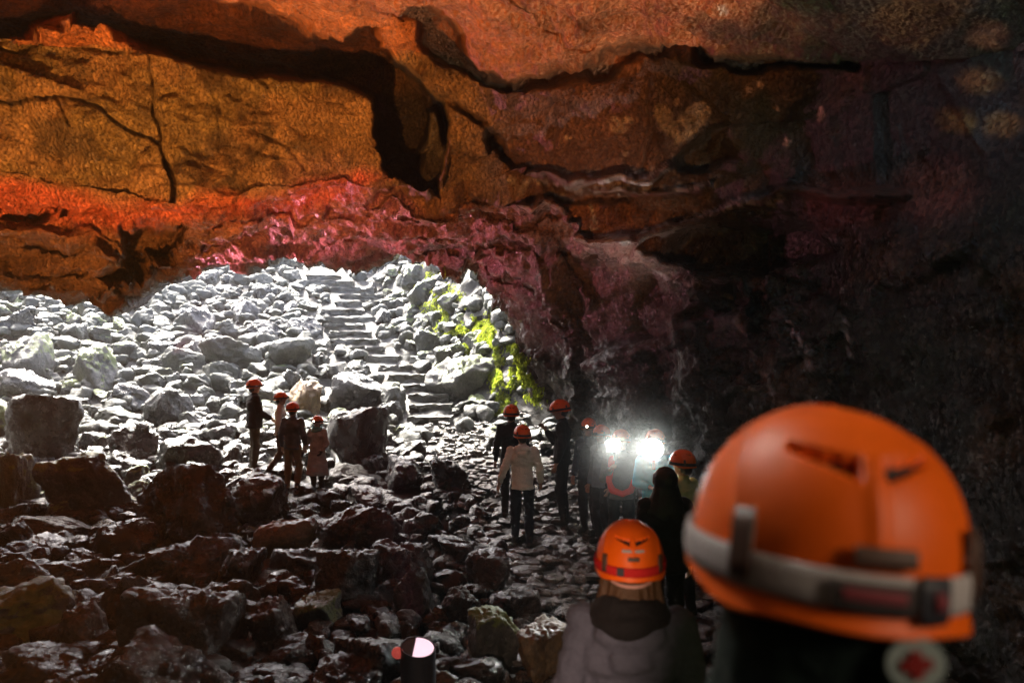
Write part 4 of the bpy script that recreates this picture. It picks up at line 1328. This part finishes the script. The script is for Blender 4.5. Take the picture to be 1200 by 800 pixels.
glare_lamp(720, 521, 8.25, .07, 20, 'smaller of the two glaring white headlamps, oversized to imitate their glare, above the coral red loop', (-1.6, 0, 1.6))
glare_lamp(765, 526, 7.55, .105, 40, 'larger and brightest white headlamp, oversized to imitate its glare, above the turquoise jacket', (-1.6, 0, 1.6))
pt = at(817, 545, 5.9)

# ------------------------------------------------------------------ near woman
pw, sw, hw, hpw, jw = person(738, 612, 900, -8, 'woman in grey hooded coat and black scarf with brown hair, seen from behind close by', (.085, .09, .13), BLACK, 'cloth', Yd=2.3, strap='strap_red', hair=(.09, .045, .022), hair_long=True,
       hood='low', scarf=(.012, .011, .013), vox=.007, bulk=1.02, head=(4, 0, 0))
bk = link('buckle', box_mesh('buckle', (.026, .008, .028), 'buckle'), hw); q = surf(-.35, .0, .010); q.z = -.018; bk.location = q; bk.rotation_euler = (0, 0, -.35)
lb_ = link('rear_label', band_mesh('rear_label', .052, .010, .0012, 'strap_grey', mode='arc', ph0=-.34, ph1=.34, th=.001), hw)
st = link('rear_clip', band_mesh('rear_clip', .026, .014, .004, 'clip', mode='arc', ph0=-.16, ph1=.16, th=.003), hw)
# cradle band under the rim
n = 40
bm = bmesh.new()
pr = None
for k in range(n + 1):
    a = -1.0 + 2.0 * k / n
    c_ = Vector((.088 * math.sin(a), -.112 * math.cos(a), -.078 + .012 * (a * a)))
    vs_ = [bm.verts.new(c_ + Vector((0, 0, dz)) * 1 + Vector((math.sin(a), -math.cos(a), 0)) * do) for dz, do in ((-.006, 0), (-.006, .003), (.006, .003), (.006, 0))]
    if pr:
        for i in range(4):
            bm.faces.new((pr[i], pr[(i + 1) % 4], vs_[(i + 1) % 4], vs_[i]))
    pr = vs_
me = bpy.data.meshes.new('cradle'); bm.to_mesh(me); bm.free(); me.materials.append(simple('pink_band', (.55, .30, .27), .7)); link('cradle_band', me, hw)

# ------------------------------------------------------------------ nearest visitor, out of focus
pn, sn, hn, hpn, jn = person(944, 484, 2000, -5, 'nearest visitor in dark green hood and big blurred orange helmet with grey lamp strap', (.012, .03, .022), BLACK, 'cloth', Yd=.76, strap='strap_grey', hair=(.012, .012, .012),
       hood=True, vox=.008, helmet_scale=1.0, head=(0, -3, 5), bulk=1.0)
# hood drawn up under the helmet
bm = bmesh.new()
ellip(bm, hpn((0, -.030, 1.585)), (.098, .098, .105)); lathe_prim(bm, hpn((0, -.03, 1.56)), (0, -.02, 1.42), .098, .11, (1, .9))
me = fuse('hood', bm, .006, 4, lambda V: .004 * fbm(V, .06, 3, 5), Matrix.Scale(sn, 4)); me.materials.append(cmat('cloth', (.006, .016, .012))); link('hood', me, pn)
# strap print, buckle, dark tab
for nm_, z, h_, a0, a1, mt_, off in (('strap_patch', -.022, .024, -.28, .20, 'strap_dark', .0095), ('strap_print', -.020, .010, -.22, .14, 'redprint', .0110), ('buckle', -.020, .038, .24, .44, 'buckle', .0105),
                                 ('rear_clip', .010, .016, -.16, .22, 'clip', .006), ('buckle_print', -.020, .014, .31, .37, 'redprint', .0155)):
    link(nm_, band_mesh(nm_, z, h_, off, mt_, mode='arc', ph0=a0, ph1=a1, th=.003), hn)
# round badge on the hood
def disc(name, r, mat, th):
    bm = bmesh.new(); bmesh.ops.create_cone(bm, segments=40, radius1=r, radius2=r, depth=th, cap_ends=True)
    me = bpy.data.meshes.new(name); bm.to_mesh(me); bm.free(); me.materials.append(mat); return me
bd = link('badge', disc('badge', .023, simple('badge_white', (.35, .42, .40), .8), .003), pn)
pp_ = at(1060, 778, .76 - .150)
bd.location = Matrix.Rotation(R(9), 4, 'Z') @ (pp_ - pn.location)
dirb = Matrix.Rotation(R(9), 4, 'Z').to_3x3() @ Vector((-.25, -1, -.1))
bd.rotation_euler = dirb.to_track_quat('Z', 'Y').to_euler()
red = simple('badge_red', (.3, .015, .012), .8)
for k in range(2):
    bm = bmesh.new(); bmesh.ops.create_cube(bm, size=1); bmesh.ops.scale(bm, vec=(.024, .009, .003 + .0006 * k), verts=bm.verts)
    me = bpy.data.meshes.new('cross_bar'); bm.to_mesh(me); bm.free(); me.materials.append(red)
    o = link('cross_bar', me, bd); o.location = (0, 0, .003); o.rotation_euler = (0, 0, R(90 * k + 8))

# ------------------------------------------------------------------ floor lamp between the rocks
Yl = 4.3
pl_ = at(490, 757, Yl)
lt = tag(empty('floor_lamp', (pl_.x, pl_.y, pl_.z)), 'small black floor lamp with slanted glowing pink white face among the dark rocks', 'lamp')
rad = .098
bm = bmesh.new()
n = 48
top, bot = [], []
for k in range(n):
    a = 2 * math.pi * k / n
    x_, y_ = rad * math.cos(a), rad * math.sin(a)
    top.append(bm.verts.new((x_, y_, .0 - .12 * x_ + .25 * y_))); bot.append(bm.verts.new((x_, y_, -.62)))
for k in range(n):
    bm.faces.new((bot[k], bot[(k + 1) % n], top[(k + 1) % n], top[k]))
bm.faces.new(bot[::-1])
me = bpy.data.meshes.new('lamp_housing'); bm.to_mesh(me); bm.free(); me.materials.append(M['buckle'])
o = link('lamp_housing', me, lt); md = o.modifiers.new('s', 'SOLIDIFY'); md.thickness = .006; md.offset = 1
bm = bmesh.new()
vs_ = []
for k in range(n):
    a = 2 * math.pi * k / n
    x_, y_ = max(rad * .94 * math.cos(a), -.022), rad * .94 * math.sin(a)
    vs_.append(bm.verts.new((x_, y_, -.004 - .12 * x_ + .25 * y_)))
bm.faces.new(vs_)
me = bpy.data.meshes.new('lamp_face'); bm.to_mesh(me); bm.free()
me.materials.append(simple('lamp_glow', (.8, .6, .66), .4, emis=(1.0, .66, .78), estr=.14))
link('lamp_face', me, lt)
bm = bmesh.new()
vs_ = []
for k in range(n):
    a = 2 * math.pi * k / n
    x_, y_ = min(rad * .94 * math.cos(a), -.028), rad * .94 * math.sin(a)
    vs_.append(bm.verts.new((x_, y_, -.002 - .12 * x_ + .25 * y_)))
bm.faces.new(vs_)
me = bpy.data.meshes.new('shade_plate'); bm.to_mesh(me); bm.free(); me.materials.append(M['buckle']); link('shade_plate', me, lt)
bm = bmesh.new(); ellip(bm, (-rad - .02, -.02, -.03), (.035, .03, .035)); 
me = bpy.data.meshes.new('red_filter'); bm.to_mesh(me); bm.free(); me.materials.append(simple('red_filter', (.85, .12, .10), .3, emis=(1, .15, .12), estr=.03)); link('red_filter', me, lt)
link('mounting_post', box_mesh('mounting_post', (.05, .05, .5), 'buckle'), lt).location = (0, 0, -.85)
spot('pink_roof_lamp', pl_ + Vector((-.01, 0, .14)), (-3.1, 12.6, 5.0), 130, (1.0, .22, .34), 22, .7, .07)

# ------------------------------------------------------------------ haze
bm = bmesh.new(); bmesh.ops.create_cube(bm, size=1)
bmesh.ops.transform(bm, matrix=Matrix.Translation((-6, 17, 7)) @ Matrix.Diagonal((46, 66, 19, 1)), verts=bm.verts)
me = bpy.data.meshes.new('haze'); bm.to_mesh(me); bm.free()
mh = bpy.data.materials.new('haze'); mh.use_nodes = True
nn_ = mh.node_tree
nn_.nodes.remove(nn_.nodes['Principled BSDF'])
pv = nn_.nodes.new('ShaderNodeVolumePrincipled')
pv.inputs['Color'].default_value = (.9, .93, .95, 1)
pv.inputs['Density'].default_value = 0.0013
pv.inputs['Anisotropy'].default_value = 0.2
nn_.links.new(pv.outputs[0], nn_.nodes['Material Output'].inputs['Volume'])
me.materials.append(mh)
tag(link('haze', me), kind='stuff')

# added scattering volumes that imitate the lens glare round the two lamps
bm = bmesh.new(); bmesh.ops.create_icosphere(bm, subdivisions=4, radius=1.0)
me = bpy.data.meshes.new('halo'); bm.to_mesh(me); bm.free()
mm_ = bpy.data.materials.new('halo'); mm_.use_nodes = True
n2_ = mm_.node_tree; n2_.nodes.remove(n2_.nodes['Principled BSDF'])
pv = n2_.nodes.new('ShaderNodeVolumePrincipled'); pv.inputs['Color'].default_value = (.93, .96, .93, 1); pv.inputs['Anisotropy'].default_value = .45
tc_ = n2_.nodes.new('ShaderNodeTexCoord')
ln_ = n2_.nodes.new('ShaderNodeVectorMath'); ln_.operation = 'LENGTH'
n2_.links.new(tc_.outputs['Object'], ln_.inputs[0])
mr_ = n2_.nodes.new('ShaderNodeMapRange'); mr_.inputs[1].default_value = 1.0; mr_.inputs[2].default_value = .0; mr_.inputs[3].default_value = 0; mr_.inputs[4].default_value = 1
n2_.links.new(ln_.outputs['Value'], mr_.inputs[0])
pw_ = n2_.nodes.new('ShaderNodeMath'); pw_.operation = 'POWER'; pw_.inputs[1].default_value = 2.0
n2_.links.new(mr_.outputs[0], pw_.inputs[0])
ml_ = n2_.nodes.new('ShaderNodeMath'); ml_.operation = 'MULTIPLY'; ml_.inputs[1].default_value = .10
n2_.links.new(pw_.outputs[0], ml_.inputs[0]); n2_.links.new(ml_.outputs[0], pv.inputs['Density'])
n2_.links.new(pv.outputs[0], n2_.nodes['Material Output'].inputs['Volume'])
me.materials.append(mm_)
o = tag(link('halo', me), 'added bright volume imitating lens glare round the glaring lamps', 'halo', kind='stuff')
o.location = at(765, 526, 7.4); o.scale = (1.0, 1.0, 1.0)
o2 = o.copy(); C.objects.link(o2); o2.location = at(720, 521, 8.1); o2.scale = (.6, .6, .6); o2['label'] = 'small added volume imitating glare round the left glaring lamp'
o['label'] = 'added volume imitating glare round the right glaring lamp'
